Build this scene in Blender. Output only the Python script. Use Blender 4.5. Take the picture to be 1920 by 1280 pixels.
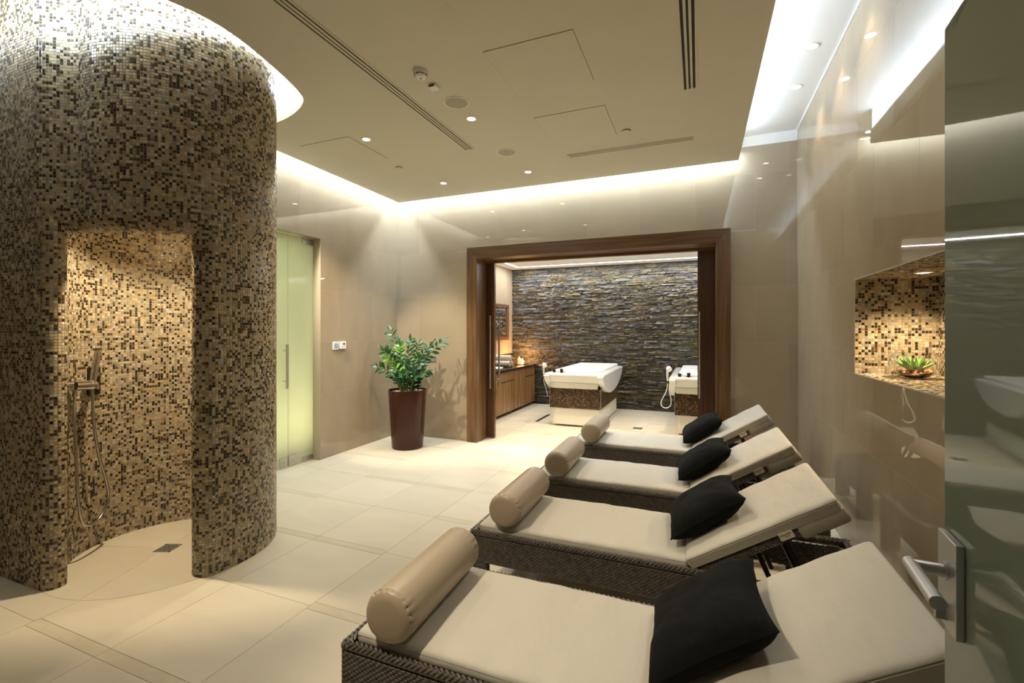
import bpy, bmesh, math, random
import numpy as np
from mathutils import Vector, Matrix, noise

for o in list(bpy.data.objects):
    bpy.data.objects.remove(o, do_unlink=True)
SC = bpy.context.scene
COL = SC.collection
random.seed(7)
PI = math.pi

# ------------------------------------------------------------------ camera
TH = math.atan2(350, 862)
cam_d = bpy.data.cameras.new('camera')
cam = bpy.data.objects.new('camera', cam_d)
COL.objects.link(cam)
cam.location = (0, 0, 1.48)
cam.rotation_euler = (PI / 2, 0, TH)
cam_d.sensor_width = 36
cam_d.lens = 862 / 1920 * 36
cam_d.shift_y = -20 / 1920
cam_d.clip_start = 0.02
SC.camera = cam

# ------------------------------------------------------------------ world and exposure
w = bpy.data.worlds.new('world')
SC.world = w
w.use_nodes = True
w.node_tree.nodes['Background'].inputs[0].default_value = (1.0, .86, .66, 1)
w.node_tree.nodes['Background'].inputs[1].default_value = 0.06
SC.view_settings.view_transform = 'Standard'
SC.view_settings.look = 'None'
SC.view_settings.gamma = 1
SC.view_settings.use_curve_mapping = False
SC.view_settings.exposure = 0.0

WARM = (1.0, .865, .645)
WARMER = (1.0, .76, .46)
COOL = (.72, .86, 1.0)
P_DOWN = 62        # ordinary ceiling downlight
P_COVE = 17        # cove watt per metre
P_RCOVE = 8
E_RING = 230

# room constants
XL, XR, YB, YF = -4.02, 0.943, 5.50, -0.60
ZC, ZT, ZU = 3.25, 3.37, 3.557      # dropped ceiling, its top, upper ceiling
BX0, BX1, BY0, BY1, BZ = -3.59, 1.30, 5.95, 8.87, 2.74   # treatment room


# ------------------------------------------------------------------ materials
def nt(name):
    m = bpy.data.materials.new(name)
    m.use_nodes = True
    n = m.node_tree
    return m, n, n.nodes['Principled BSDF']


def mk(name, col, rough=.5, metal=0., var=0., scale=6., stretch=(1, 1, 1), bump=0., bscale=60.,
       trans=0., ior=1.5, emit=None, es=0., coat=0., spec=.5, sheen=0.):
    m, n, b = nt(name)
    b.inputs['Base Color'].default_value = (*col, 1)
    b.inputs['Roughness'].default_value = rough
    b.inputs['Metallic'].default_value = metal
    b.inputs['IOR'].default_value = ior
    b.inputs['Specular IOR Level'].default_value = spec
    b.inputs['Transmission Weight'].default_value = trans
    b.inputs['Coat Weight'].default_value = coat
    b.inputs['Sheen Weight'].default_value = sheen
    if emit:
        b.inputs['Emission Color'].default_value = (*emit, 1)
        b.inputs['Emission Strength'].default_value = es
    if var or bump:
        tc = n.nodes.new('ShaderNodeTexCoord')
        mp = n.nodes.new('ShaderNodeMapping')
        mp.inputs['Scale'].default_value = stretch
        n.links.new(tc.outputs['Object'], mp.inputs['Vector'])
    if var:
        ns = n.nodes.new('ShaderNodeTexNoise')
        ns.inputs['Scale'].default_value = scale
        ns.inputs['Detail'].default_value = 5
        n.links.new(mp.outputs[0], ns.inputs['Vector'])
        rp = n.nodes.new('ShaderNodeValToRGB')
        rp.color_ramp.elements[0].position = .3
        rp.color_ramp.elements[1].position = .7
        rp.color_ramp.elements[0].color = (*[c * (1 - var) for c in col], 1)
        rp.color_ramp.elements[1].color = (*[min(1, c * (1 + var)) for c in col], 1)
        n.links.new(ns.outputs['Fac'], rp.inputs[0])
        n.links.new(rp.outputs[0], b.inputs['Base Color'])
    if bump:
        nb = n.nodes.new('ShaderNodeTexNoise')
        nb.inputs['Scale'].default_value = bscale
        nb.inputs['Detail'].default_value = 3
        n.links.new(mp.outputs[0], nb.inputs['Vector'])
        bp = n.nodes.new('ShaderNodeBump')
        bp.inputs['Strength'].default_value = bump
        bp.inputs['Distance'].default_value = .01
        n.links.new(nb.outputs['Fac'], bp.inputs['Height'])
        n.links.new(bp.outputs[0], b.inputs['Normal'])
    return m


def tile_mat(name, col, rough, vein=.10, spec=.5, scale=1.6):
    """Stone-look porcelain: soft diagonal clouding, different on each tile."""
    m, n, b = nt(name)
    tc = n.nodes.new('ShaderNodeTexCoord')
    oi = n.nodes.new('ShaderNodeObjectInfo')
    ad = n.nodes.new('ShaderNodeVectorMath')
    sc = n.nodes.new('ShaderNodeVectorMath')
    sc.operation = 'SCALE'
    sc.inputs[0].default_value = (37., 21., 53.)
    n.links.new(oi.outputs['Random'], sc.inputs['Scale'])
    n.links.new(tc.outputs['Object'], ad.inputs[0])
    n.links.new(sc.outputs[0], ad.inputs[1])
    mp = n.nodes.new('ShaderNodeMapping')
    mp.inputs['Rotation'].default_value = (.6, .9, .7)
    mp.inputs['Scale'].default_value = (1, 3.2, 1.4)
    n.links.new(ad.outputs[0], mp.inputs[0])
    ns = n.nodes.new('ShaderNodeTexNoise')
    ns.inputs['Scale'].default_value = scale
    ns.inputs['Detail'].default_value = 6
    ns.inputs['Distortion'].default_value = .8
    n.links.new(mp.outputs[0], ns.inputs['Vector'])
    rp = n.nodes.new('ShaderNodeValToRGB')
    rp.color_ramp.elements[0].position = .33
    rp.color_ramp.elements[1].position = .66
    rp.color_ramp.elements[0].color = (*[c * (1 - vein) for c in col], 1)
    rp.color_ramp.elements[1].color = (*[c * (1 + vein * .6) for c in col], 1)
    n.links.new(ns.outputs['Fac'], rp.inputs[0])
    hs = n.nodes.new('ShaderNodeHueSaturation')
    mr = n.nodes.new('ShaderNodeMapRange')
    mr.inputs['To Min'].default_value = .975
    mr.inputs['To Max'].default_value = 1.025
    n.links.new(oi.outputs['Random'], mr.inputs[0])
    n.links.new(mr.outputs[0], hs.inputs['Value'])
    n.links.new(rp.outputs[0], hs.inputs['Color'])
    n.links.new(hs.outputs[0], b.inputs['Base Color'])
    b.inputs['Roughness'].default_value = rough
    b.inputs['Specular IOR Level'].default_value = spec
    return m


def wood_mat(name, c0, c1, axis, rough=.35):
    m, n, b = nt(name)
    tc = n.nodes.new('ShaderNodeTexCoord')
    oi = n.nodes.new('ShaderNodeObjectInfo')
    sc = n.nodes.new('ShaderNodeVectorMath')
    sc.operation = 'SCALE'
    sc.inputs[0].default_value = (17., 11., 23.)
    n.links.new(oi.outputs['Random'], sc.inputs['Scale'])
    ad = n.nodes.new('ShaderNodeVectorMath')
    n.links.new(tc.outputs['Object'], ad.inputs[0])
    n.links.new(sc.outputs[0], ad.inputs[1])
    mp = n.nodes.new('ShaderNodeMapping')
    s = [14., 14., 14.]
    s[axis] = .7
    mp.inputs['Scale'].default_value = s
    n.links.new(ad.outputs[0], mp.inputs[0])
    ns = n.nodes.new('ShaderNodeTexNoise')
    ns.inputs['Scale'].default_value = 1.6
    ns.inputs['Detail'].default_value = 8
    ns.inputs['Distortion'].default_value = 1.2
    n.links.new(mp.outputs[0], ns.inputs['Vector'])
    rp = n.nodes.new('ShaderNodeValToRGB')
    rp.color_ramp.elements[0].position = .32
    rp.color_ramp.elements[1].position = .68
    rp.color_ramp.elements[0].color = (*c0, 1)
    rp.color_ramp.elements[1].color = (*c1, 1)
    n.links.new(ns.outputs['Fac'], rp.inputs[0])
    n.links.new(rp.outputs[0], b.inputs['Base Color'])
    b.inputs['Roughness'].default_value = rough
    return m


def attr_mat(name, rough_light=.28, rough_dark=.10):
    """Mosaic: colour and gloss of every tessera come from its own attribute."""
    m, n, b = nt(name)
    at = n.nodes.new('ShaderNodeAttribute')
    at.attribute_name = 'Col'
    tc = n.nodes.new('ShaderNodeTexCoord')
    mp = n.nodes.new('ShaderNodeMapping')
    mp.inputs['Scale'].default_value = (60, 60, 600)
    n.links.new(tc.outputs['Object'], mp.inputs[0])
    ns = n.nodes.new('ShaderNodeTexNoise')
    ns.inputs['Scale'].default_value = 1
    n.links.new(mp.outputs[0], ns.inputs['Vector'])
    mr = n.nodes.new('ShaderNodeMapRange')
    mr.inputs['From Min'].default_value = .3
    mr.inputs['From Max'].default_value = .7
    mr.inputs['To Min'].default_value = .82
    mr.inputs['To Max'].default_value = 1.12
    n.links.new(ns.outputs['Fac'], mr.inputs[0])
    mx = n.nodes.new('ShaderNodeMix')
    mx.data_type = 'RGBA'
    mx.blend_type = 'MULTIPLY'
    mx.inputs['Factor'].default_value = 1
    n.links.new(at.outputs['Color'], mx.inputs['A'])
    n.links.new(mr.outputs[0], mx.inputs['B'])
    n.links.new(mx.outputs['Result'], b.inputs['Base Color'])
    m2 = n.nodes.new('ShaderNodeMapRange')
    m2.inputs['To Min'].default_value = rough_light
    m2.inputs['To Max'].default_value = rough_dark
    n.links.new(at.outputs['Alpha'], m2.inputs[0])
    n.links.new(m2.outputs[0], b.inputs['Roughness'])
    return m


def stone_mat(name, use_attr):
    m, n, b = nt(name)
    rp = n.nodes.new('ShaderNodeValToRGB')
    cr = rp.color_ramp
    cr.interpolation = 'CONSTANT'
    cols = [(.060, .056, .048), (.105, .100, .090), (.080, .069, .042), (.130, .096, .040), (.068, .069, .068),
            (.135, .098, .045), (.045, .040, .034), (.10, .094, .080), (.15, .125, .085), (.085, .072, .043),
            (.125, .125, .122), (.055, .046, .030)]
    while len(cr.elements) < len(cols):
        cr.elements.new(.5)
    for i, c in enumerate(cols):
        cr.elements[i].position = i / len(cols)
        cr.elements[i].color = (*c, 1)
    if use_attr:
        at = n.nodes.new('ShaderNodeAttribute')
        at.attribute_name = 'Col'
        n.links.new(at.outputs['Fac'], rp.inputs[0])
    else:
        oi = n.nodes.new('ShaderNodeObjectInfo')
        n.links.new(oi.outputs['Random'], rp.inputs[0])
    tc = n.nodes.new('ShaderNodeTexCoord')
    ns = n.nodes.new('ShaderNodeTexNoise')
    ns.inputs['Scale'].default_value = 22
    ns.inputs['Detail'].default_value = 6
    gm = n.nodes.new('ShaderNodeNewGeometry')
    n.links.new(gm.outputs['Position'], ns.inputs['Vector'])
    mr = n.nodes.new('ShaderNodeMapRange')
    mr.inputs['From Min'].default_value = .3
    mr.inputs['From Max'].default_value = .7
    mr.inputs['To Min'].default_value = .55
    mr.inputs['To Max'].default_value = 1.5
    n.links.new(ns.outputs['Fac'], mr.inputs[0])
    mx = n.nodes.new('ShaderNodeMix')
    mx.data_type = 'RGBA'
    mx.blend_type = 'MULTIPLY'
    mx.inputs['Factor'].default_value = 1
    n.links.new(rp.outputs[0], mx.inputs['A'])
    n.links.new(mr.outputs[0], mx.inputs['B'])
    n.links.new(mx.outputs['Result'], b.inputs['Base Color'])
    bp = n.nodes.new('ShaderNodeBump')
    bp.inputs['Strength'].default_value = .7
    bp.inputs['Distance'].default_value = .012
    n.links.new(ns.outputs['Fac'], bp.inputs['Height'])
    n.links.new(bp.outputs[0], b.inputs['Normal'])
    b.inputs['Roughness'].default_value = .55
    return m


def frosted_mat(name, col, rough, trans_w):
    """Satin glass: smooth glossy face, light only glows through."""
    m, n, b = nt(name)
    b.inputs['Base Color'].default_value = (*col, 1)
    b.inputs['Roughness'].default_value = rough
    tl = n.nodes.new('ShaderNodeBsdfTranslucent')
    tl.inputs['Color'].default_value = (*[min(1, c * 1.3) for c in col], 1)
    ms = n.nodes.new('ShaderNodeMixShader')
    ms.inputs[0].default_value = trans_w
    out = n.nodes['Material Output']
    n.links.new(b.outputs[0], ms.inputs[1])
    n.links.new(tl.outputs[0], ms.inputs[2])
    n.links.new(ms.outputs[0], out.inputs['Surface'])
    return m


M = {}
M['wall_tile'] = tile_mat('polished_beige_tile', (.385, .308, .212), .012, .07, .6, 1.0)
M['floor_tile'] = tile_mat('cream_floor_tile', (.60, .54, .425), .38, .05, .35, 1.1)
M['band_tile'] = tile_mat('sand_band_tile', (.555, .492, .368), .42, .06, .35, 6)
M['grout'] = mk('light_grout', (.50, .43, .33), .03)
M['floor_grout'] = mk('sand_grout', (.54, .475, .365), .8)
M['plaster'] = mk('white_plaster', (.63, .585, .465), .75, var=.015, scale=3)
M['plaster_white'] = mk('pure_white_plaster', (.86, .86, .85), .6)
M['mosaic'] = attr_mat('glass_stone_mosaic')
M['mosaic_dark'] = attr_mat('dark_brown_mosaic', .2, .12)
M['mos_grout'] = mk('mosaic_grout', (.44, .39, .30), .8)
M['dark_grout'] = mk('dark_grout', (.05, .035, .025), .8)
M['walnut_v'] = wood_mat('walnut_vertical', (.092, .045, .017), (.185, .100, .042), 2, .32)
M['walnut_h'] = wood_mat('walnut_horizontal', (.092, .045, .017), (.185, .100, .042), 0, .32)
M['walnut_dark'] = wood_mat('walnut_dark', (.060, .024, .012), (.12, .052, .026), 2, .35)
M['cab_wood'] = wood_mat('zebrano_front', (.14, .065, .022), (.34, .19, .075), 2, .35)
M['stone'] = stone_mat('ledger_stone', False)
M['stone_rest'] = stone_mat('ledger_stone_rest', True)
M['rattan'] = mk('black_brown_rattan', (.100, .086, .070), .34, var=.35, scale=40)
M['metal_dark'] = mk('dark_brown_metal', (.035, .022, .015), .35, .6)
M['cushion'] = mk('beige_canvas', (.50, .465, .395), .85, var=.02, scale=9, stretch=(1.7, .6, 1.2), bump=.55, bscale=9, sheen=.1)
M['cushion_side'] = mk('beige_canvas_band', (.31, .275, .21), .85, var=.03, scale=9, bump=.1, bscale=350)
M['piping'] = mk('taupe_piping', (.20, .17, .12), .8)
M['leather'] = mk('taupe_leatherette', (.36, .285, .20), .38, var=.02, scale=10, bump=.03, bscale=400)
M['black_cloth'] = mk('black_cloth', (.0055, .0058, .0052), .9, var=.25, scale=60, bump=.15, bscale=300, spec=.15)
M['tag'] = mk('cream_tag', (.60, .53, .38), .8)
M['tag_ink'] = mk('tag_ink', (.10, .075, .04), .8)
M['chrome'] = mk('chrome', (.62, .60, .57), .10, 1)
M['steel'] = mk('brushed_steel', (.50, .49, .46), .28, 1)
M['alu'] = mk('satin_aluminium', (.60, .61, .62), .32, .9)
M['dark_slot'] = mk('dark_slot', (.012, .010, .008), .7)
M['vent_throat'] = mk('grey_brown_throat', (.11, .095, .07), .7)
M['white_plastic'] = mk('white_plastic', (.78, .76, .70), .4)
M['grey_plastic'] = mk('grey_plastic', (.22, .21, .18), .45)
M['speaker_mesh'] = mk('speaker_mesh', (.42, .39, .29), .7, var=.05, scale=200)
M['red_lens'] = mk('red_lens', (.10, .01, .01), .2)
M['blue_lcd'] = mk('blue_lcd', (.06, .12, .32), .3, emit=(.12, .25, .7), es=.7)
M['gel_white'] = mk('white_gelcoat', (.82, .82, .80), .12, coat=.3)
M['white_panel'] = mk('white_panel', (.80, .76, .66), .35)
M['white_pad'] = mk('white_vinyl_pad', (.84, .84, .83), .28)
M['counter'] = mk('dark_wood_counter', (.025, .015, .010), .2, var=.3, scale=20, stretch=(8, 1, 8))
M['ceramic'] = mk('white_ceramic', (.85, .85, .85), .08)
M['towel'] = mk('cream_towel', (.72, .62, .50), .95, bump=.5, bscale=220, sheen=.3)
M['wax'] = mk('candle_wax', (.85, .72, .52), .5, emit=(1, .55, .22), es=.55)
M['flame'] = mk('candle_flame', (1, .7, .3), .5, emit=(1.0, .62, .22), es=60)
M['mirror'] = mk('mirror_glass', (.85, .87, .86), .01, 1)
M['pot'] = mk('oxblood_glaze', (.040, .009, .005), .22, spec=.35)
M['pebble'] = mk('white_pebble', (.70, .62, .52), .6)
M['river_pebble'] = mk('brown_pebble', (.42, .22, .12), .35, var=.4, scale=50)
M['leaf'] = mk('dark_leaf', (.016, .080, .013), .33, var=.45, scale=14)
M['leaf_lime'] = mk('lime_leaf', (.13, .33, .02), .28, var=.2, scale=14)
M['stem'] = mk('green_stem', (.12, .17, .05), .45, var=.3, scale=20)
M['succulent'] = mk('aloe_leaf', (.24, .40, .12), .35, var=.35, scale=25)
M['clear_glass'] = mk('clear_glass', (.97, 1, .98), .0, trans=1, ior=1.45)
M['glass_front'] = frosted_mat('satin_glass_grey_green', (.33, .39, .33), .03, .28)
M['glass_side'] = frosted_mat('satin_glass_lime', (.60, .62, .50), .08, .55)
M['lamp'] = mk('lamp_lens', (1, 1, 1), .3, emit=(1.0, .90, .70), es=14)
M['lamp_dim'] = mk('recessed_lamp_lens', (1, 1, 1), .3, emit=(1.0, .90, .70), es=2.5)
M['led'] = mk('led_diffuser', (1, 1, 1), .3, emit=COOL, es=6)
M['led_room'] = mk('led_line', (1, 1, 1), .3, emit=(1, 1, 1), es=7)
M['led_ring'] = mk('led_ring', (1, 1, 1), .3, emit=COOL, es=E_RING)


# ------------------------------------------------------------------ mesh helpers
def chain_off(p):
    v = Vector((0, 0, 0))
    while p is not None:
        v += Vector(p.location)
        p = p.parent
    return v


class MB:
    def __init__(s):
        s.v = []
        s.f = []

    def add(s, vs, fs):
        b = len(s.v)
        s.v += [tuple(q) for q in vs]
        s.f += [tuple(i + b for i in q) for q in fs]
        return s

    def box(s, x0, y0, z0, x1, y1, z1):
        return s.add([(x0, y0, z0), (x1, y0, z0), (x1, y1, z0), (x0, y1, z0),
                      (x0, y0, z1), (x1, y0, z1), (x1, y1, z1), (x0, y1, z1)],
                     [(3, 2, 1, 0), (4, 5, 6, 7), (0, 1, 5, 4), (1, 2, 6, 5), (2, 3, 7, 6), (3, 0, 4, 7)])

    def hexa(s, pts):
        """eight corners: lower four counter-clockwise, then upper four"""
        return s.add(pts, [(3, 2, 1, 0), (4, 5, 6, 7), (0, 1, 5, 4), (1, 2, 6, 5), (2, 3, 7, 6), (3, 0, 4, 7)])

    def cyl(s, p0, p1, r0, r1=None, n=16):
        r1 = r0 if r1 is None else r1
        p0, p1 = Vector(p0), Vector(p1)
        d = (p1 - p0).normalized()
        a = d.orthogonal().normalized()
        b = d.cross(a)
        vs = []
        for p, r in ((p0, r0), (p1, r1)):
            for i in range(n):
                t = 2 * PI * i / n
                vs.append(p + (a * math.cos(t) + b * math.sin(t)) * r)
        fs = [(i, (i + 1) % n, n + (i + 1) % n, n + i) for i in range(n)]
        fs += [tuple(range(n - 1, -1, -1)), tuple(range(n, 2 * n))]
        return s.add(vs, fs)

    def tube(s, pts, r, n=10):
        pts = [Vector(p) for p in pts]
        rr = r if isinstance(r, (list, tuple)) else [r] * len(pts)
        vs = []
        a = None
        for i, p in enumerate(pts):
            d = (pts[min(i + 1, len(pts) - 1)] - pts[max(i - 1, 0)]).normalized()
            if a is None:
                a = d.orthogonal().normalized()
            a = (a - d * a.dot(d)).normalized()
            b = d.cross(a)
            for k in range(n):
                t = 2 * PI * k / n
                vs.append(p + (a * math.cos(t) + b * math.sin(t)) * rr[i])
        fs = []
        m = len(pts)
        for i in range(m - 1):
            for k in range(n):
                fs.append((i * n + k, i * n + (k + 1) % n, (i + 1) * n + (k + 1) % n, (i + 1) * n + k))
        fs += [tuple(range(n - 1, -1, -1)), tuple(range((m - 1) * n, m * n))]
        return s.add(vs, fs)

    def lathe(s, prof, c, n=32):
        vs = []
        for r, z in prof:
            for k in range(n):
                t = 2 * PI * k / n
                vs.append((c[0] + r * math.cos(t), c[1] + r * math.sin(t), c[2] + z))
        fs = []
        for i in range(len(prof) - 1):
            for k in range(n):
                fs.append((i * n + k, i * n + (k + 1) % n, (i + 1) * n + (k + 1) % n, (i + 1) * n + k))
        return s.add(vs, fs)

    def prism(s, poly, z0, z1):
        n = len(poly)
        vs = [(x, y, z0) for x, y in poly] + [(x, y, z1) for x, y in poly]
        fs = [tuple(range(n - 1, -1, -1)), tuple(range(n, 2 * n))]
        fs += [(i, (i + 1) % n, n + (i + 1) % n, n + i) for i in range(n)]
        return s.add(vs, fs)

    def extr(s, poly, origin, u, v, wv):
        """polygon in the u,v plane at origin, extruded by the vector wv"""
        o, u, v, wv = Vector(origin), Vector(u), Vector(v), Vector(wv)
        n = len(poly)
        a = [o + u * p + v * q for p, q in poly]
        fs = [tuple(range(n - 1, -1, -1)), tuple(range(n, 2 * n))]
        fs += [(i, (i + 1) % n, n + (i + 1) % n, n + i) for i in range(n)]
        return s.add(a + [q + wv for q in a], fs)

    def sphere(s, c, r, sc=(1, 1, 1), n=10, m=6):
        vs = [(c[0], c[1], c[2] - r * sc[2])]
        for i in range(1, m):
            ph = -PI / 2 + PI * i / m
            for k in range(n):
                t = 2 * PI * k / n
                vs.append((c[0] + r * sc[0] * math.cos(ph) * math.cos(t), c[1] + r * sc[1] * math.cos(ph) * math.sin(t),
                           c[2] + r * sc[2] * math.sin(ph)))
        vs.append((c[0], c[1], c[2] + r * sc[2]))
        fs = [(0, 1 + (k + 1) % n, 1 + k) for k in range(n)]
        for i in range(m - 2):
            for k in range(n):
                a = 1 + i * n
                fs.append((a + k, a + (k + 1) % n, a + n + (k + 1) % n, a + n + k))
        a = 1 + (m - 2) * n
        fs += [(a + k, a + (k + 1) % n, len(vs) - 1) for k in range(n)]
        return s.add(vs, fs)

    def grid(s, fn, nu, nv, closed_u=False):
        vs = [fn(i / (nu if closed_u else nu - 1), j / (nv - 1)) for j in range(nv) for i in range(nu)]
        fs = []
        for j in range(nv - 1):
            for i in range(nu if closed_u else nu - 1):
                i2 = (i + 1) % nu
                fs.append((j * nu + i, j * nu + i2, (j + 1) * nu + i2, (j + 1) * nu + i))
        return s.add(vs, fs)

    def xform(s, mat):
        s.v = [tuple(mat @ Vector(q)) for q in s.v]
        return s

    def build(s, name, mat, parent=None, smooth=False, bevel=0., seg=2, fix=False):
        off = chain_off(parent) if parent is not None else Vector((0, 0, 0))
        me = bpy.data.meshes.new(name)
        me.from_pydata([(a - off.x, b - off.y, c - off.z) for a, b, c in s.v], [], s.f)
        if fix:
            bm = bmesh.new()
            bm.from_mesh(me)
            bmesh.ops.recalc_face_normals(bm, faces=bm.faces)
            bm.to_mesh(me)
            bm.free()
        if smooth:
            me.polygons.foreach_set('use_smooth', [True] * len(me.polygons))
            me.set_sharp_from_angle(angle=math.radians(42))
        me.update()
        return link(name, me, mat, parent, bevel, seg)


def link(name, me, mat, parent=None, bevel=0., seg=2):
    o = bpy.data.objects.new(name, me)
    COL.objects.link(o)
    if mat is not None:
        me.materials.clear()
        me.materials.append(M[mat])
    if parent is not None:
        o.parent = parent
    if bevel:
        b = o.modifiers.new('bevel', 'BEVEL')
        b.width = bevel
        b.segments = seg
        b.limit_method = 'ANGLE'
        b.angle_limit = math.radians(40)
    return o


def empty(name, loc, label=None, cat=None, group=None, kind=None):
    o = bpy.data.objects.new(name, None)
    COL.objects.link(o)
    o.location = loc
    o.empty_display_size = .05
    return tag(o, label, cat, group, kind)


def tag(o, label=None, cat=None, group=None, kind=None):
    if label:
        o['label'] = label
    if cat:
        o['category'] = cat
    if group:
        o['group'] = group
    if kind:
        o['kind'] = kind
    return o


def copy_tree(o, parent=None):
    c = o.copy()
    COL.objects.link(c)
    if parent is not None:
        c.parent = parent
    for ch in list(o.children):
        copy_tree(ch, c)
    return c


def light_area(name, loc, sx, sy, power, col, rot, parent=None):
    d = bpy.data.lights.new(name, 'AREA')
    d.shape = 'RECTANGLE'
    d.size, d.size_y = sx, sy
    d.energy = power
    d.color = col
    o = bpy.data.objects.new(name, d)
    COL.objects.link(o)
    o.location = Vector(loc) - (chain_off(parent) if parent else Vector((0, 0, 0)))
    o.rotation_euler = rot
    o.parent = parent
    return o


def light_spot(name, loc, power, col, size, blend, parent=None, aim=None, soft=.03):
    d = bpy.data.lights.new(name, 'SPOT')
    d.energy = power
    d.color = col
    d.spot_size = math.radians(size)
    d.spot_blend = blend
    d.shadow_soft_size = soft
    o = bpy.data.objects.new(name, d)
    COL.objects.link(o)
    o.location = Vector(loc) - (chain_off(parent) if parent else Vector((0, 0, 0)))
    if aim is not None:
        dv = Vector(aim) - Vector(loc)
        o.rotation_euler = dv.to_track_quat('-Z', 'Y').to_euler()
    o.parent = parent
    return o


def catmull(pts, n=8, closed=False):
    out = []
    m = len(pts)
    P = [Vector(p) for p in pts]
    for i in range(m if closed else m - 1):
        if closed:
            a, b, c, d = P[i - 1], P[i], P[(i + 1) % m], P[(i + 2) % m]
        else:
            b, c = P[i], P[i + 1]
            a = P[i - 1] if i else b * 2 - c
            d = P[i + 2] if i + 2 < m else c * 2 - b
        for k in range(n):
            t = k / n
            out.append(.5 * ((2 * b) + (c - a) * t + (2 * a - 5 * b + 4 * c - d) * t * t + (3 * b - a - 3 * c + d) * t ** 3))
    if not closed:
        out.append(P[-1])
    return out


# ------------------------------------------------------------------ tiles on walls and floors
TILE_MESH = {}


def tile_piece(name, mat, parent, o, du, dv, dn, gap=.0016, thick=.010):
    """one slab: o corner, du / dv edge vectors, dn unit normal of the visible face (face lies in o)"""
    lu, lv = du.length, dv.length
    if lu < .012 or lv < .012:
        return
    key = (mat, round(lu, 3), round(lv, 3), round(gap, 4), tuple(round(q, 2) for q in du.normalized()),
           tuple(round(q, 2) for q in dv.normalized()), tuple(round(q, 2) for q in dn))
    if key not in TILE_MESH:
        hu, hv = du * (.5 - gap / 2 / lu), dv * (.5 - gap / 2 / lv)
        e = .0002
        hu2, hv2 = du * (.5 - (gap / 2 + e) / lu), dv * (.5 - (gap / 2 + e) / lv)
        bk = -dn * thick
        md = -dn * e
        vs = []
        for a, b, c in ((hu, hv, bk), (hu, hv, md), (hu2, hv2, dn * 0)):
            vs += [-a - b + c, a - b + c, a + b + c, -a + b + c]
        fs = [(8, 9, 10, 11)]
        for k in (0, 4):
            fs += [(k + i, k + (i + 1) % 4, k + 4 + (i + 1) % 4, k + 4 + i) for i in range(4)]
        if du.cross(dv).dot(dn) < 0:
            fs = [f[::-1] for f in fs]
        me = bpy.data.meshes.new(name)
        me.from_pydata([tuple(q) for q in vs], [], fs)
        me.shade_flat()
        me.materials.append(M[mat])
        me.update()
        TILE_MESH[key] = me
    ob = bpy.data.objects.new(name, TILE_MESH[key])
    COL.objects.link(ob)
    ob.location = Vector(o) + du / 2 + dv / 2 - chain_off(parent)
    ob.parent = parent
    return ob


def sub_rect(r, h):
    a0, b0, a1, b1 = r
    c0, d0, c1, d1 = h
    if c0 >= a1 or c1 <= a0 or d0 >= b1 or d1 <= b0:
        return [r]
    out = []
    if d0 > b0:
        out.append((a0, b0, a1, d0))
    if d1 < b1:
        out.append((a0, d1, a1, b1))
    lo, hi = max(b0, d0), min(b1, d1)
    if c0 > a0:
        out.append((a0, lo, c0, hi))
    if c1 < a1:
        out.append((c1, lo, a1, hi))
    return out


def tile_wall(parent, org, u, n, u0, u1, rows, phase, holes=(), mat='wall_tile', step=.6):
    """rows: list of z joints; alternate rows shift half a tile"""
    u, n, org = Vector(u), Vector(n), Vector(org)
    for k in range(len(rows) - 1):
        ph = phase + (step / 2 if k % 2 else 0)
        i0 = math.floor((u0 - ph) / step)
        i1 = math.ceil((u1 - ph) / step)
        for i in range(i0, i1):
            a0, a1 = max(u0, ph + i * step), min(u1, ph + (i + 1) * step)
            if a1 - a0 < .01:
                continue
            rs = [(a0, rows[k], a1, rows[k + 1])]
            for h in holes:
                rs = [q for r in rs for q in sub_rect(r, h)]
            for r in rs:
                tile_piece('wall_tile', mat, parent, org + u * r[0] + Vector((0, 0, r[1])), u * (r[2] - r[0]),
                           Vector((0, 0, r[3] - r[1])), n)


ROWS = [0, .15, .75, 1.35, 1.95, 2.55, 3.15, ZU]


def slabs(name, rects, axis, c0, c1, mat='grout', kind='structure', label=None):
    """wall slab made of boxes: rects in (u, z); axis 0 = wall in the x plane, 1 = wall in the y plane"""
    b = MB()
    for (a0, z0, a1, z1) in rects:
        if axis == 0:
            b.box(c0, a0, z0, c1, a1, z1)
        else:
            b.box(a0, c0, z0, a1, c1, z1)
    o = b.build(name, mat)
    return tag(o, label, None, None, kind)


# ================================================================== STRUCTURE
# floor slab and its tiles
floor = MB().box(-5.6, YF, -.12, 1.45, BY1, -.0025).build('floor', 'floor_grout')
tag(floor, 'cream stone-look tile floor with sand coloured inlay strips', None, None, 'structure')
VX, VY, VZ = Vector((1, 0, 0)), Vector((0, 1, 0)), Vector((0, 0, 1))
BW = .062


def floor_rects(y_lo, y_hi, x_lo, x_hi):
    ci = 0
    x = -5.54
    while x < x_hi:
        for half in (0, 1):
            xa, xb = max(x + .6 * half, x_lo), min(x + .6 * half + .6, x_hi)
            if xb - xa < .02:
                continue
            ph = (1.22 if ci % 2 == 0 else 1.86) + (0.0)
            # column phases: even columns band at 1.22, odd at 1.86
            k0 = math.floor((y_lo - ph) / 1.27) - 1
            k1 = math.ceil((y_hi - ph) / 1.27) + 1
            for k in range(k0, k1):
                b0 = ph + k * 1.27
                for (ya, yb, m) in ((b0, b0 + BW, 'band_tile'), (b0 + BW, b0 + BW + .604, 'floor_tile'),
                                    (b0 + BW + .604, b0 + 1.27, 'floor_tile')):
                    a, b = max(ya, y_lo), min(yb, y_hi)
                    if b - a > .012:
                        tile_piece('band_tile' if m == 'band_tile' else 'floor_tile', m, floor, (xa, a, 0),
                                   VX * (xb - xa), VY * (b - a), VZ, .0022, .012)
        x += 1.2
        ci += 1


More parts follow.
